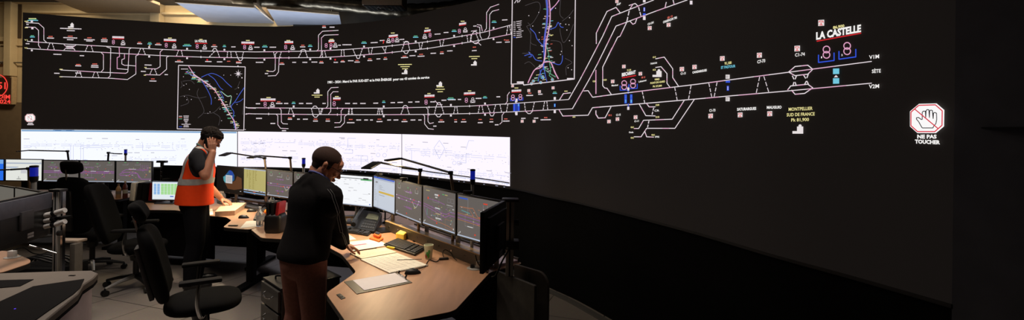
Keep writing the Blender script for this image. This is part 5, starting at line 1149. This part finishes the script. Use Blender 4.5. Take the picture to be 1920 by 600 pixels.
q = QD([(630, 553), (640, 562), (648, 559), (638, 551)]); o = q.root('desk_grommet', 'black oval cable outlet set in the near corner of the desk', 'cable outlet')
q.slab(MB(), 0, 0, 1, 1, 0, .004).build('rim', BLK, o, bevel=.002); q.slab(MB(), .3, .3, .7, .7, .004, .006).build('flap', DGREY, o)
# organiser and bottles between the desks
BOTM = mat('clear_plastic', (200, 215, 225), .08, trans=.9, var=0, spec=.5)
def bottle(label, px, py, h=.2, r=.032, m=BOTM, capc=(220, 224, 228), z=DH, liq=None):
    a = P(px, py, z); o = root('bottle', label, 'bottle', (a.x, a.y, z))
    MB().lathe([(r*.9, 0), (r, .01), (r, h*.62), (r*.8, h*.74), (r*.38, h*.86), (r*.36, h*.93)], 20).build('bottle_body', m, o)
    MB().lathe([(r*.42, h*.93), (r*.42, h)], 16).build('cap', mat('cap_%d' % sum(capc), capc, .4), o)
    MB().lathe([(r*1.01, h*.3), (r*1.01, h*.52)], 20).build('label_band', mat('label_%d' % sum(capc), tuple(int(x*.5+60) for x in capc), .5), o)
bottle('clear water bottle with blue band on the papers left of the black organiser', 487, 424, .2, .034)
bottle('clear water bottle behind the black organiser', 509.5, 396, .2, .034, capc=(150, 190, 220))
bottle('brown glass bottle on far desk behind the sideways chair, right of two', 234.5, 372, .24, .03, m=mat('brown_glass', (92, 44, 34), .2), capc=(206, 190, 150), z=DH)
bottle('tan bottle on far desk behind the sideways chair, left of two', 222, 372, .2, .032, m=mat('tan_glass', (168, 128, 84), .3), capc=(120, 90, 60), z=DH)
a = P(512, 437); og = root('desk_organiser', 'black desk organiser holding folders with one red edge, beside sweater man', 'organiser', (a.x, a.y+.05, DH))
mb = MB(); cushion(mb, (0, 0, .09), (.17, .17, .20), p=5); mb.build('body', BLK, og)
for k in range(3): MB().box((-.045+k*.045, .0, .2), (.03, .15, .2), bev=.008, ry=.08*k-.05).build('folder', BLK if k < 2 else mat('red_folder', (150, 22, 26), .45), og)
# binders behind left chairs
a = P(262, 381); bd = root('binder_rack', 'rack of binders with a red one, left of the green table monitor', 'binder rack', (a.x, a.y+.15, DH))
MB().box((0, 0, .01), (.36, .22, .02), bev=.004).build('tray', BLK, bd)
for k, (x_, m_) in enumerate(((-.14, PAPER), (-.05, BLK), (.02, BLK), (.11, MATS['red_folder']))): MB().box((x_, 0, .14), (.06, .2, .24), bev=.012, ry=.1).build('binder', m_, bd)
# desk B papers
sheet('open_folder', 'thick stack of papers and folder under the vest man\'s hand', 'folder', [(403, 406), (440, 404), (462, 388), (420, 388)], th=.055, m=mat('folder_tan', (206, 178, 150), .8), lines=5)
sheet('paper_sheet', 'white papers lying left of the folder on vest man\'s desk', 'paper', [(362, 405), (400, 403), (398, 392), (352, 398)], th=.004, lines=4)
sheet('paper_sheet', 'blank white sheet lying flat in front of the water bottle', 'paper', [(450, 428), (486, 424), (490, 413), (462, 415)], th=.002, lines=0)
keyboard('black keyboard beneath the yellow list monitor', [(456, 390), (496, 399), (503, 391), (466, 383)])
mouse('black mouse beside the keyboard under the yellow list monitor', 472, 397, yaw=.4, s=.95); mouse('black mouse at the desk edge in front of the folder', 457, 409, yaw=.1, s=1.0)
a = P(503, 401); o = MB().lathe([(.02, 0), (.042, .012), (.046, .03), (.034, .052), (.01, .06)], 18).build('orange_fruit', mat('orange_fruit', (232, 130, 30), .5, bump=.2, scale=80), loc=(a.x, a.y, DH)); tag(o, 'small orange fruit at the right end of the far keyboard', 'orange')
q = QD([(475, 414), (496, 416), (498, 403), (480, 402)]); o = q.root('desk_phone_pad', 'dark flat pad behind the water bottle', 'pad')
q.slab(MB(), 0, 0, 1, 1, 0, .02).build('body', BLK, o, bevel=.004); q.slab(MB(), .15, .2, .85, .8, .02, .023).build('buttons', KEY, o)
a = P(366*1.0+52, 426.5); o = MB().box((0, 0, .006), (.09, .025, .012), bev=.003).build('desk_grommet', BLK, loc=(P(437, 424).x, P(437, 424).y, DH)); tag(o, 'small black cable outlet at the point of vest man\'s desk', 'cable outlet')
# equipment shelf beneath the left group of monitors and white document monitor
def lowshelf(label, A, B, yoff=.0):
    a, b = P(*A), P(*B); d = b-a; o = root('equipment_shelf', label, 'shelf', ((a.x+b.x)/2, (a.y+b.y)/2, DH), math.atan2(d.y, d.x)); L = math.hypot(d.x, d.y)
    MB().box((0, .0, .055), (L, .11, .012), bev=.002).build('board', DGREY, o)
    for k in range(4): MB().box((-L/2+.02+k*(L-.04)/3, 0, .025), (.02, .10, .049)).build('support', ALU, o)
    MB().box((0, -.057, .055), (L, .004, .02)).build('front_strip', mat('strip_bronze', (96, 78, 58), .4, .5), o)
lowshelf('low shelf under the yellow list and wallpaper monitors', (440, 378), (520, 391))
lowshelf('low shelf beneath the white document monitor behind the keyboard', (634, 416), (674, 414))
a = P(415, 381); o = root('glass_jar', 'small clear glass jar at foot of wallpaper monitor', 'jar', (a.x, a.y, DH))
MB().lathe([(.05, 0), (.055, .03), (.055, .11), (.04, .13), (.04, .14)], 18).build('jar_body', BOTM, o); MB().lathe([(.042, .14), (.042, .16)], 18).build('lid', LGREY, o)
# loose clamp gadgets on monitor tops and far-left arm
def gad(label, px, py, y): 
    a = at_y(px, py, y); o = root('webcam', label, 'webcam', a)
    MB().box((0, 0, .012), (.07, .03, .025), bev=.006).build('camera_body', BLK, o); MB().cone((0, -.015, .013), (0, -.019, .013), .008).build('lens', CHROME, o); MB().box((0, .012, -.008), (.04, .02, .03)).build('clip', BLK, o)
gad('small webcam on top of the leftmost track plan monitor above the rail', 757, 337.5, 4.55); gad('small webcam on top of the pale mail monitor', 711, 329, 5.06); gad('small webcam on top of the rightmost track plan monitor', 877, 363.5, 3.66)
# black tilting arm at left of the switched-off monitor
a = at_y(296, 340, 6.9); o = root('jointed_stand', 'black jointed upright stand against the white band, left of vest man', 'stand', (a.x, 6.98, DH)); zt = at_y(296, 303, 6.98).z-DH
MB().cone((0, 0, 0), (0, 0, zt), .022).build('post', BLK, o); MB().box((0, 0, zt), (.13, .06, .03), bev=.006).build('cap', BLK, o)
for z_, x_ in ((zt-.08, .05), (zt-.15, .08), (zt-.21, .06)): MB().cone((0, -.02, z_), (x_, -.03, z_-.02), .02).build('joint', BLK, o); MB().ell((x_, -.035, z_-.02), .012).build('bolt', CHROME, o)
# extra warm fill light over the near desk
# ---------------------------------------------------------------- people
def finish(name, mb, m, parent, voxel, smooth=4, cut=None):
    me = bpy.data.meshes.new(name); mb.bm.to_mesh(me); mb.bm.free(); o = bpy.data.objects.new(name, me); COL.objects.link(o)
    r = o.modifiers.new('r', 'REMESH'); r.mode = 'VOXEL'; r.voxel_size = voxel
    if smooth: s = o.modifiers.new('s', 'SMOOTH'); s.factor = .5; s.iterations = smooth
    dg = bpy.context.evaluated_depsgraph_get(); m2_ = bpy.data.meshes.new_from_object(o.evaluated_get(dg))
    o.modifiers.clear(); o.data = m2_; bpy.data.meshes.remove(me)
    bm = bmesh.new(); bm.from_mesh(m2_)
    for c in (cut or []):
        co, no = c[0], c[1]
        bmesh.ops.bisect_plane(bm, geom=bm.verts[:]+bm.edges[:]+bm.faces[:], plane_co=co, plane_no=no, clear_outer=True)
    bm.to_mesh(m2_); bm.free()
    m2_.materials.clear(); m2_.materials.append(m) if not isinstance(m, list) else [m2_.materials.append(x) for x in m]
    m2_.polygons.foreach_set('use_smooth', [True]*len(m2_.polygons)); o.parent = parent
    return o
Vv = lambda *a: Vector(a)
def hand_shapes(mb, wrist, direction, palm_n, side, curl=.5, k=1.0, spread=.12, grow=0):
    """direction: towards the fingers; palm_n: the way the palm faces; side: +1 thumb on the left of direction x palm"""
    d = Vector(direction).normalized(); n = Vector(palm_n); n = (n-d*n.dot(d)).normalized(); s = d.cross(n)*side
    w = Vector(wrist); pc = w+d*.05*k
    for t in (-.028, -.009, .010, .028): mb.cap(w+d*.012*k+s*t*.6*k, w+d*.085*k+s*t*k, .0135*k, .0115*k, sub=2)
    L = (.066, .076, .070, .052)
    for i, t in enumerate((.030, .010, -.010, -.029)):
        p = w+d*.088*k+s*t*k; c = 0; q = p; fd = (d+s*spread*(1.5-i)*.35).normalized(); r_ = (.0088, .009, .0086, .0076)[i]*k
        for j, f in enumerate((.45, .32, .23)):
            c += curl*(.7+.25*j); dd = (fd*math.cos(c)+n*math.sin(c)).normalized(); e = q+dd*L[i]*f*k
            mb.cap(q, e, r_*(1-.08*j), r_*(.92-.08*j), sub=2); q = e
    a = w+d*.022*k+s*.026*k; b = a+(d*.55+s*.75+n*.35).normalized()*.04*k; c_ = b+(d*.85+s*.25+n*.45).normalized()*.032*k; e = c_+(d*.95+n*.35).normalized()*.024*k
    mb.cap(a, b, .014*k, .011*k); mb.cap(b, c_, .011*k, .0095*k); mb.cap(c_, e, .0095*k, .0078*k)
def head_shapes(mb, M, s=1.0):
    """head in local frame: x forward, z up, origin mid-head; M places it"""
    E = lambda c, r, rot=(0, 0, 0): mb.ell(c, r, rot, 3, M)
    E((-.012, 0, .035), (.098, .078, .082)); E((.022, 0, .0), (.074, .066, .088)); E((.038, 0, -.055), (.048, .050, .050)); E((.066, 0, -.088), (.022, .024, .018))
    E((.070, 0, .046), (.024, .052, .034)); E((.088, 0, .026), (.012, .040, .008))                                  # forehead, brow
    for y in (-1, 1):
        E((.074, y*.036, -.012), (.022, .022, .020)); E((.0, y*.062, -.042), (.034, .014, .040), (0, -.4, 0))           # cheek, jaw
        E((-.008, y*.078, .0), (.016, .007, .027), (0, -.2, y*.35)); E((-.012, y*.083, .012), (.013, .005, .016), (0, 0, y*.35))   # ear
        E((.085, y*.031, .013), (.010, .013, .009))                                                                # eyelid
    mb.cone(M @ Vector((.088, 0, .018)), M @ Vector((.112, 0, -.022)), .007, .012, 10); E((.110, 0, -.024), (.013, .011, .010)); 
    for y in (-1, 1): E((.100, y*.012, -.027), (.011, .007, .008))
    E((.094, 0, -.050), (.011, .022, .0055)); E((.092, 0, -.060), (.011, .019, .0065))
def person(name, label, loc, yaw, J, parts, skin=SKIN, voxel=.0052):
    """J: joints in the person's frame (x forward, y left, z up)"""
    o = root(name, label, 'person', loc, yaw)
    return o
def relax(bm, n=14):
    for _ in range(n):
        new = {}
        for v in bm.verts:
            nb_ = [e.other_vert(v) for e in v.link_edges if e.is_boundary]
            if len(nb_) == 2: new[v] = (v.co*2+nb_[0].co+nb_[1].co)/4
        for v, c in new.items(): v.co = c
def torso(mb, J, g=0.0, k=1.0, low=-.10, lowg=0.0):
    pv, ch, nb_, sl, sr = J['pelvis'], J['chest'], J['neck'], J['shl'], J['shr']; ya = J.get('lean', 0); H_ = nb_.z-pv.z
    def ring(t, rx, ry, q=0): c = pv.lerp(ch, t/.62) if t < .62 else ch.lerp(nb_, (t-.62)/.38); return (c.x, c.y, pv.z+H_*t, rx*k+g+q, ry*k+g+q, ya*.6)
    mb.loft([ring(low, .100, .150, lowg), ring(.0, .108, .165, lowg*.7), ring(.18, .102, .158, lowg*.4), ring(.36, .102, .150), ring(.55, .112, .165), ring(.72, .116, .180), ring(.84, .102, .180), ring(.93, .080, .135), ring(1.0, .062, .075)])
    for sh, q in ((sl, 1), (sr, -1)):
        m = nb_+Vv(-.03, q*.035, .005); mb.loft([(m.x, m.y, m.z-.03, .07+g, .05+g)]*1+[((m.x+sh.x)/2, (m.y+sh.y)/2, (m.z+sh.z)/2-.03, .066+g, .058+g), (sh.x, sh.y, sh.z-.03, .06+g, .055+g)], n=3) if False else None
        mb.cap(m+Vv(0, 0, -.01), sh+Vv(-.02, 0, -.01), .050+g, .058+g); mb.ell(sh, .058+g); mb.cap(sh, sh+Vv(-.005, q*.005, -.07), .063+g, .058+g)
def legs_(mb, J, g=0.0):
    for s in 'lr':
        h, kn, an = J['hip'+s], J['kn'+s], J['an'+s]
        mb.cap(h, kn, .088+g, .058+g); mb.cap(kn, kn.lerp(an, .4)+Vv(-.015, 0, 0), .056+g, .054+g); mb.cap(kn.lerp(an, .4)+Vv(-.015, 0, 0), an, .054+g, .040+g)
    mb.ell(J['pelvis']+Vv(-.018, .0, -.06), (.098+g, .150+g, .11+g))
def feet(mb, J, g=0.0):
    for s in 'lr':
        an, to = J['an'+s], J['to'+s]; mb.cap(an+Vv(-.03, 0, -.04), to, .042+g, .034+g); mb.cap(an, an+Vv(-.02, 0, -.04), .042+g, .045+g)
def arm(mb, J, s, g=0.0, frm=0.0, to=1.0):
    sh, el, wr = J['sh'+s], J['el'+s], J['wr'+s]
    mb.cap(sh, el, .052+g, .041+g); mb.cap(el, el.lerp(wr, .35), .042+g, .040+g); mb.cap(el.lerp(wr, .35), wr, .040+g, .027+g)
def hair_cap(mb, M, grow=.0, top=0.0):
    mb.ell((-.016, 0, .040), (.103+grow, .083+grow, .087+grow), (0, 0, 0), 4, M)
def headM(pos, tilt, yaw=0, k=1.0, roll=0): return Matrix.Translation(pos) @ Matrix.Rotation(yaw, 4, 'Z') @ Matrix.Rotation(tilt, 4, 'Y') @ Matrix.Rotation(roll, 4, 'X') @ Matrix.Scale(k, 4)
def w2l(o_loc, yaw, w): d = Vector(w)-Vector(o_loc); return Matrix.Rotation(-yaw, 4, 'Z') @ d

# --- man in dark sweater, right
loc, yaw = (-1.43, 3.43, 0), .98
hand_w = at_h(655, 466, .785)
hr = w2l(loc, yaw, hand_w)
J = dict(lean=.16, pelvis=Vv(-.02, 0, .90), chest=Vv(.06, 0, 1.19), neck=Vv(.085, 0, 1.39), shl=Vv(.085, .18, 1.30), shr=Vv(.065, -.18, 1.30),
         hipl=Vv(-.02, .09, .86), hipr=Vv(-.02, -.09, .86), knl=Vv(.01, .11, .47), knr=Vv(.0, -.10, .47), anl=Vv(-.03, .12, .09), anr=Vv(-.05, -.11, .09), tol=Vv(.13, .14, .04), tor=Vv(.11, -.13, .04))
dirh = Vv(.85, .35, -.30).normalized()
J['wrr'] = hr - dirh*.085 + Vv(0, 0, .03); J['elr'] = J['shr'].lerp(J['wrr'], .52)+Vv(-.035, -.06, -.045)
J['wrl'] = Vv(.40, .12, .86); J['ell'] = Vv(.16, .27, 1.06)
man = root('person', 'man in black sweater and glasses leaning over lit desk, reading papers', 'person', loc, yaw)
HM = headM(Vv(.150, -.005, 1.495), .58, -.62, 1.11)
mb = MB(); torso(mb, J); legs_(mb, J); feet(mb, J); arm(mb, J, 'l'); arm(mb, J, 'r')
mb.cap(J['neck']+Vv(-.03, 0, -.03), Vv(.125, 0, 1.46), .062, .056); mb.cap(J['neck'], HM @ Vv(-.03, 0, -.05), .058, .056)
head_shapes(mb, HM)
hand_shapes(mb, J['wrr'], dirh, Vv(.1, .3, -1), 1, curl=.38); hand_shapes(mb, J['wrl'], Vv(.8, -.3, -.35), Vv(0, 0, -1), -1, curl=.35)
finish('body', mb, SKIN, man, .0052, 3)
SWE = mat('black_sweater', (17, 16, 18), .95, bump=.12, scale=60, spec=.1)
mb = MB(); torso(mb, J, .022, 1.07, lowg=.006); arm(mb, J, 'l', .018); arm(mb, J, 'r', .018)
mb.cap(J['neck']+Vv(-.045, 0, -.05), J['neck']+Vv(.03, 0, .045), .082, .070)
mb.cap(J['elr'].lerp(J['wrr'], .5), J['wrr'], .056, .042)
sw = finish('sweater', mb, SWE, man, .010, 4, cut=[(Vv(0, 0, .815), Vv(0, 0, -1)), (J['wrr']+dirh*.012, (J['wrr']-J['elr']).normalized()), (J['neck']+Vv(-.01, 0, .035), Vv(.62, 0, 1))])
# silver piping along the sleeve: follows the outer side of the arm
from mathutils.bvhtree import BVHTree
def stick(o, pts, off=.004, out=Vv(0, -1, 0)):
    bm = bmesh.new(); bm.from_mesh(o.data); t = BVHTree.FromBMesh(bm); res = []
    for p in pts:
        h = t.ray_cast(p+out*.35, -out)
        res.append((h[0]+h[1]*off) if h[0] is not None else p)
    bm.free(); return res
for sgn in (-1, 1):
    side = Vv(-.45, -1, .0).normalized(); pts_ = [J['neck'].lerp(J['shr'], .45)+Vv(-.02+sgn*.008, 0, .04)]
    line_ = [J['neck'].lerp(J['shr'], k/5)+Vv(.01+sgn*.009, 0, 0) for k in range(2, 5)]
    for i in range(14):
        t = i/13; line_.append(J['shr'].lerp(J['elr'], t)+Vv(sgn*.009, 0, 0))
    for i in range(1, 14):
        t = i/13; line_.append(J['elr'].lerp(J['wrr'], t)+Vv(0, 0, -sgn*.009))
    q_ = stick(sw, line_, .0025, side); MB().tube(q_, .0018, 6).build('sleeve_piping', mat('silver_piping', (110, 112, 118), .4), man)
mb = MB(); torso(mb, {**J, 'shl': J['neck'], 'shr': J['neck']}, .0) if False else None
mb.tube([J['neck']+Vv(.016, 0, .028)+Vv(.066*math.cos(t), .067*math.sin(t), -.044*math.cos(t)) for t in [k*PI/14 for k in range(29)]], .009, 8); mb.build('shirt_collar', mat('blue_shirt', (74, 84, 150), .8), man)
TRO = mat('brown_trousers', (128, 86, 74), .9, bump=.12, scale=60, spec=.15)
mb = MB(); legs_(mb, J, .020); mb.ell(J['pelvis'], (.118, .172, .12))
for s in 'lr': mb.cap(J['kn'+s].lerp(J['an'+s], .3), J['an'+s]+Vv(0, 0, -.02), .072, .062)
finish('trousers', mb, TRO, man, .010, 4, cut=[(Vv(0, 0, .05), Vv(0, 0, -1)), (Vv(0, 0, .99), Vv(0, 0, 1))])
mb = MB(); feet(mb, J, .010); finish('shoes', mb, mat('black_shoe', (14, 12, 12), .4), man, .008, 3, cut=[(Vv(0, 0, .001), Vv(0, 0, -1)), (Vv(0, 0, .12), Vv(0, 0, 1))])
HAIR = mat('grey_brown_hair', (56, 40, 35), .8, bump=.3, scale=350, spec=.2, var=.3)
def hair(Mh, m, parent, g=.006, line=.055, back=-.052, name='hair', messy=0, voxel=.004):
    mb = MB(); mb.ell((-.014, 0, .037), (.098+g, .078+g, .082+g), (0, 0, 0), 4, Mh); mb.ell((-.034, 0, -.005), (.052+g, .060+g, .062+g), (0, 0, 0), 4, Mh); mb.ell((.035, 0, .055), (.058+g*.6, .058+g, .052+g), (0, 0, 0), 4, Mh)
    for y in (-1, 1): mb.ell((.010, y*.064, .016), (.022, .0125+g*.6, .036), (0, 0, 0), 3, Mh)
    M3 = Mh.to_3x3()
    cuts = [(Mh @ Vv(line, 0, .06), (M3 @ Vv(1, 0, -.62)).normalized()), (Mh @ Vv(-.06, 0, back), (M3 @ Vv(-.1, 0, -1)).normalized()), (Mh @ Vv(.022, 0, .004), (M3 @ Vv(.92, 0, -.40)).normalized())]
    o = finish(name, mb, m, parent, voxel, 2, cut=[cuts[1]])
    bm = bmesh.new(); bm.from_mesh(o.data); inv = Mh.inverted(); kill = []
    for f in bm.faces:
        q = inv @ f.calc_center_median()
        top = q.z > .060+.30*max(0, q.x-.02)-.0+.012*math.sin(q.y*60)
        if q.x > line+.012*(1-abs(q.y)/.05)*(-1 if line < .06 else 1) and (q.z < .085 or line < .06): kill.append(f); continue
        if q.x > .030 and q.z < .050 and abs(q.y) > .02: kill.append(f); continue
        if -.022 < q.x <= .030 and q.z < .012 and q.x > -.018: kill.append(f) if q.z < -.012 or q.x < .004 and q.z < .012 else None
    bmesh.ops.delete(bm, geom=kill, context='FACES'); relax(bm, 30)
    if messy:
        from mathutils import noise
        bm.normal_update()
        for v in bm.verts:
            q = inv @ v.co; v.co += v.normal*messy*(noise.noise(q*45)+.5*noise.noise(q*110))*(1 if q.z > -.02 else .4)
    bm.to_mesh(o.data); bm.free(); return o
hair(HM, HAIR, man, .002, .052)
# glasses
GLM = mat('glasses_black', (10, 10, 12), .3)
gl = MB()
for y in (-1, 1):
    gl.tube([HM @ Vv(.104+.006*math.cos(t)*0, y*.033+.023*math.cos(t), .010+.018*math.sin(t)) for t in [k*PI/12 for k in range(25)]], .0018, 6)
    gl.tube([HM @ Vv(.104, y*.056, .016), HM @ Vv(.08, y*.074, .016), HM @ Vv(.0, y*.083, .014), HM @ Vv(-.02, y*.082, .0)], .0018, 6)
gl.tube([HM @ Vv(.104, -.010, .014), HM @ Vv(.108, 0, .018), HM @ Vv(.104, .010, .014)], .0016, 6)
gl.build('glasses', GLM, man)
mb = MB()
for y in (-1, 1): mb.ell(HM @ Vv(.097, y*.031, .012), .0045, sub=2)
mb.build('eyes', mat('eye_dark', (30, 20, 16), .2), man)

# --- man in orange vest
loc, yaw = (-3.46, 5.42, 0), .45
J = dict(lean=.10, pelvis=Vv(-.03, 0, .97), chest=Vv(.01, 0, 1.28), neck=Vv(.045, 0, 1.50), shl=Vv(.06, .19, 1.44), shr=Vv(.02, -.19, 1.44),
         hipl=Vv(-.02, .09, .92), hipr=Vv(-.02, -.09, .92), knl=Vv(.03, .11, .50), knr=Vv(-.0, -.11, .50), anl=Vv(-.02, .12, .09), anr=Vv(-.04, -.13, .09), tol=Vv(.14, .15, .04), tor=Vv(.12, -.16, .04))
HM = headM(Vv(.115, -.0, 1.625), .60, -.25, 1.04)
ear = HM @ Vv(.0, -.09, -.005)
J['elr'] = w2l(loc, yaw, at_y(385, 330, 5.17)); J['wrr'] = w2l(loc, yaw, at_y(399, 286, 5.27))
hl = w2l(loc, yaw, at_h(426, 377, .845)); dl = Vv(.75, -.25, -.35).normalized()
J['wrl'] = hl - dl*.075; J['ell'] = J['shl'].lerp(J['wrl'], .5)+Vv(-.10, .06, -.06)
vm = root('person', 'dark-haired man in orange high-visibility vest standing with phone at his ear', 'person', loc, yaw)
mb = MB(); torso(mb, J, .0, 1.05); legs_(mb, J); feet(mb, J); arm(mb, J, 'l', .004); arm(mb, J, 'r', .006)
mb.cap(J['neck']+Vv(-.03, 0, -.03), HM @ Vv(-.03, 0, -.05), .066, .060); head_shapes(mb, HM)
hd = (w2l(loc, yaw, at_y(396, 258, 5.28))-J['wrr']).normalized(); hand_shapes(mb, J['wrr'], hd, Vv(-.1, .9, .1), 1, curl=.16, k=1.06); hand_shapes(mb, J['wrl'], dl, Vv(0, 0, -1), -1, curl=.42, k=1.02)
finish('body', mb, SKIN, vm, .0052, 3)
TSH = mat('charcoal_shirt', (46, 46, 50), .9, bump=.2, scale=200, spec=.1)
ORA = mat('hi_vis_orange', (255, 74, 22), .7, var=.05, spec=.2); REF = mat('reflective_grey', (168, 168, 164), .45)
mb = MB(); torso(mb, J, .014, 1.05)
for s in 'lr': mb.cap(J['sh'+s], J['sh'+s].lerp(J['el'+s], .62), .076, .070)
finish('shirt', mb, TSH, vm, .009, 3, cut=[(Vv(0, 0, .92), Vv(0, 0, -1)), (J['neck']+Vv(0, 0, .035), Vv(.2, 0, 1))])
mb = MB(); mb.tube([J['neck']+Vv(.014, 0, .024)+Vv(.070*math.cos(t), .072*math.sin(t), -.044*math.cos(t)) for t in [k*PI/14 for k in range(29)]], .012, 8); mb.build('shirt_collar', mat('green_grey_collar', (62, 92, 88), .8), vm)
# vest: its own shell with open arm holes
mb = MB(); pv, ch = J['pelvis'], J['chest']
mb.loft([(pv.x-.0, 0, .87, .188, .225), (pv.x+.0, 0, .98, .180, .215), (pv.x+.01, 0, 1.12, .168, .20), (ch.x-.005, 0, 1.26, .158, .192), (ch.x+.0, 0, 1.36, .146, .186), (.02, 0, 1.44, .12, .165), (.035, 0, 1.49, .085, .11)])
for s in (-1, 1): mb.cap(J['neck']+Vv(-.03, s*.06, -.015), J['neck']+Vv(-.015, s*.135, -.045), .066, .068)
vest = finish('safety_vest', mb, ORA, vm, .008, 5, cut=[(pv+Vv(0, 0, -.055), Vv(-.05, 0, -1))])
bm = bmesh.new(); bm.from_mesh(vest.data)     # arm holes and neck opening
kill = []
for f in bm.faces:
    c = f.calc_center_median()
    a_ = any(((c.x-J['sh'+s].x)/.088)**2+((c.z-(J['sh'+s].z-.07))/.155)**2 < 1 and (c.y > .12 if s == 'l' else c.y < -.12) for s in 'lr')
    n_ = (Vector((c.x-J['neck'].x-.01, c.y)).length < .082 and c.z > 1.46) or (c.x > .06 and abs(c.y) < (c.z-1.26)*.38)
    if a_ or n_: kill.append(f)
bmesh.ops.delete(bm, geom=kill, context='FACES'); relax(bm)
def band_region(c):
    if abs(c.z-(1.165+.02*c.x)) < .03: return True
    for s in (-1, 1):
        if c.z > 1.165 and abs(abs(c.y)-.115) < .026 and (c.y*s > 0): return True
    return False
uvz = [f for f in bm.faces if band_region(f.calc_center_median())]
band_bm = bm.copy(); bm.faces.ensure_lookup_table()
bm.to_mesh(vest.data); bm.free()
bk = [f for f in band_bm.faces if not band_region(f.calc_center_median())]; bmesh.ops.delete(band_bm, geom=bk, context='FACES'); relax(band_bm); band_bm.normal_update()
for v in band_bm.verts: v.co += v.normal*.0035
mbx = MB(); mbx.bm.free(); mbx.bm = band_bm; mbx.build('reflective_strips', REF, vest)
s_ = vest.modifiers.new('thick', 'SOLIDIFY'); s_.thickness = .006; s_.offset = -1
for o_ in [vest.children[0]] if len(vest.children) else []: pass
JEA = mat('black_jeans', (17, 17, 20), .9, bump=.12, scale=60, spec=.1)
mb = MB(); legs_(mb, J, .030); mb.ell(J['pelvis'], (.118, .175, .12))
for s in 'lr': mb.cap(J['kn'+s].lerp(J['an'+s], .3), J['an'+s]+Vv(0, 0, -.02), .074, .066)
finish('trousers', mb, JEA, vm, .010, 4, cut=[(Vv(0, 0, .05), Vv(0, 0, -1)), (Vv(0, 0, 1.05), Vv(0, 0, 1))])
mb = MB(); feet(mb, J, .010); finish('shoes', mb, MATS['black_shoe'], vm, .008, 3, cut=[(Vv(0, 0, .001), Vv(0, 0, -1)), (Vv(0, 0, .12), Vv(0, 0, 1))])
hair(HM, mat('dark_brown_hair', (30, 22, 19), .8, bump=1, scale=300, spec=.2), vm, .011, .088, messy=.006)
mb = MB()
for y in (-1, 1): mb.ell(HM @ Vv(.097, y*.031, .012), .0045, sub=2)
mb.build('eyes', MATS['eye_dark'], vm)
Mp = vm.matrix_basis if False else Matrix.Translation(loc) @ Matrix.Rotation(yaw, 4, 'Z')
c_ = Mp @ (HM @ Vv(.022, -.098, -.022)); ph_ = root('mobile_phone', 'black phone held to the vest man\'s ear', 'phone', c_)
ax = (Matrix.Rotation(yaw, 3, 'Z') @ (HM.to_3x3() @ Vv(.45, 0, -.9))).normalized(); nn = (Matrix.Rotation(yaw, 3, 'Z') @ (HM.to_3x3() @ Vv(0, 1, 0))).normalized(); bx = ax.cross(nn)
R3 = Matrix((bx, ax, nn)).transposed().to_4x4()
MB().box((0, 0, 0), (.074, .155, .010), M=R3, bev=.004).build('case', BLK, ph_); MB().box((0, 0, .0055), (.068, .146, .001), M=R3).build('glass', mat('screen_off', (10, 11, 13), .12), ph_)
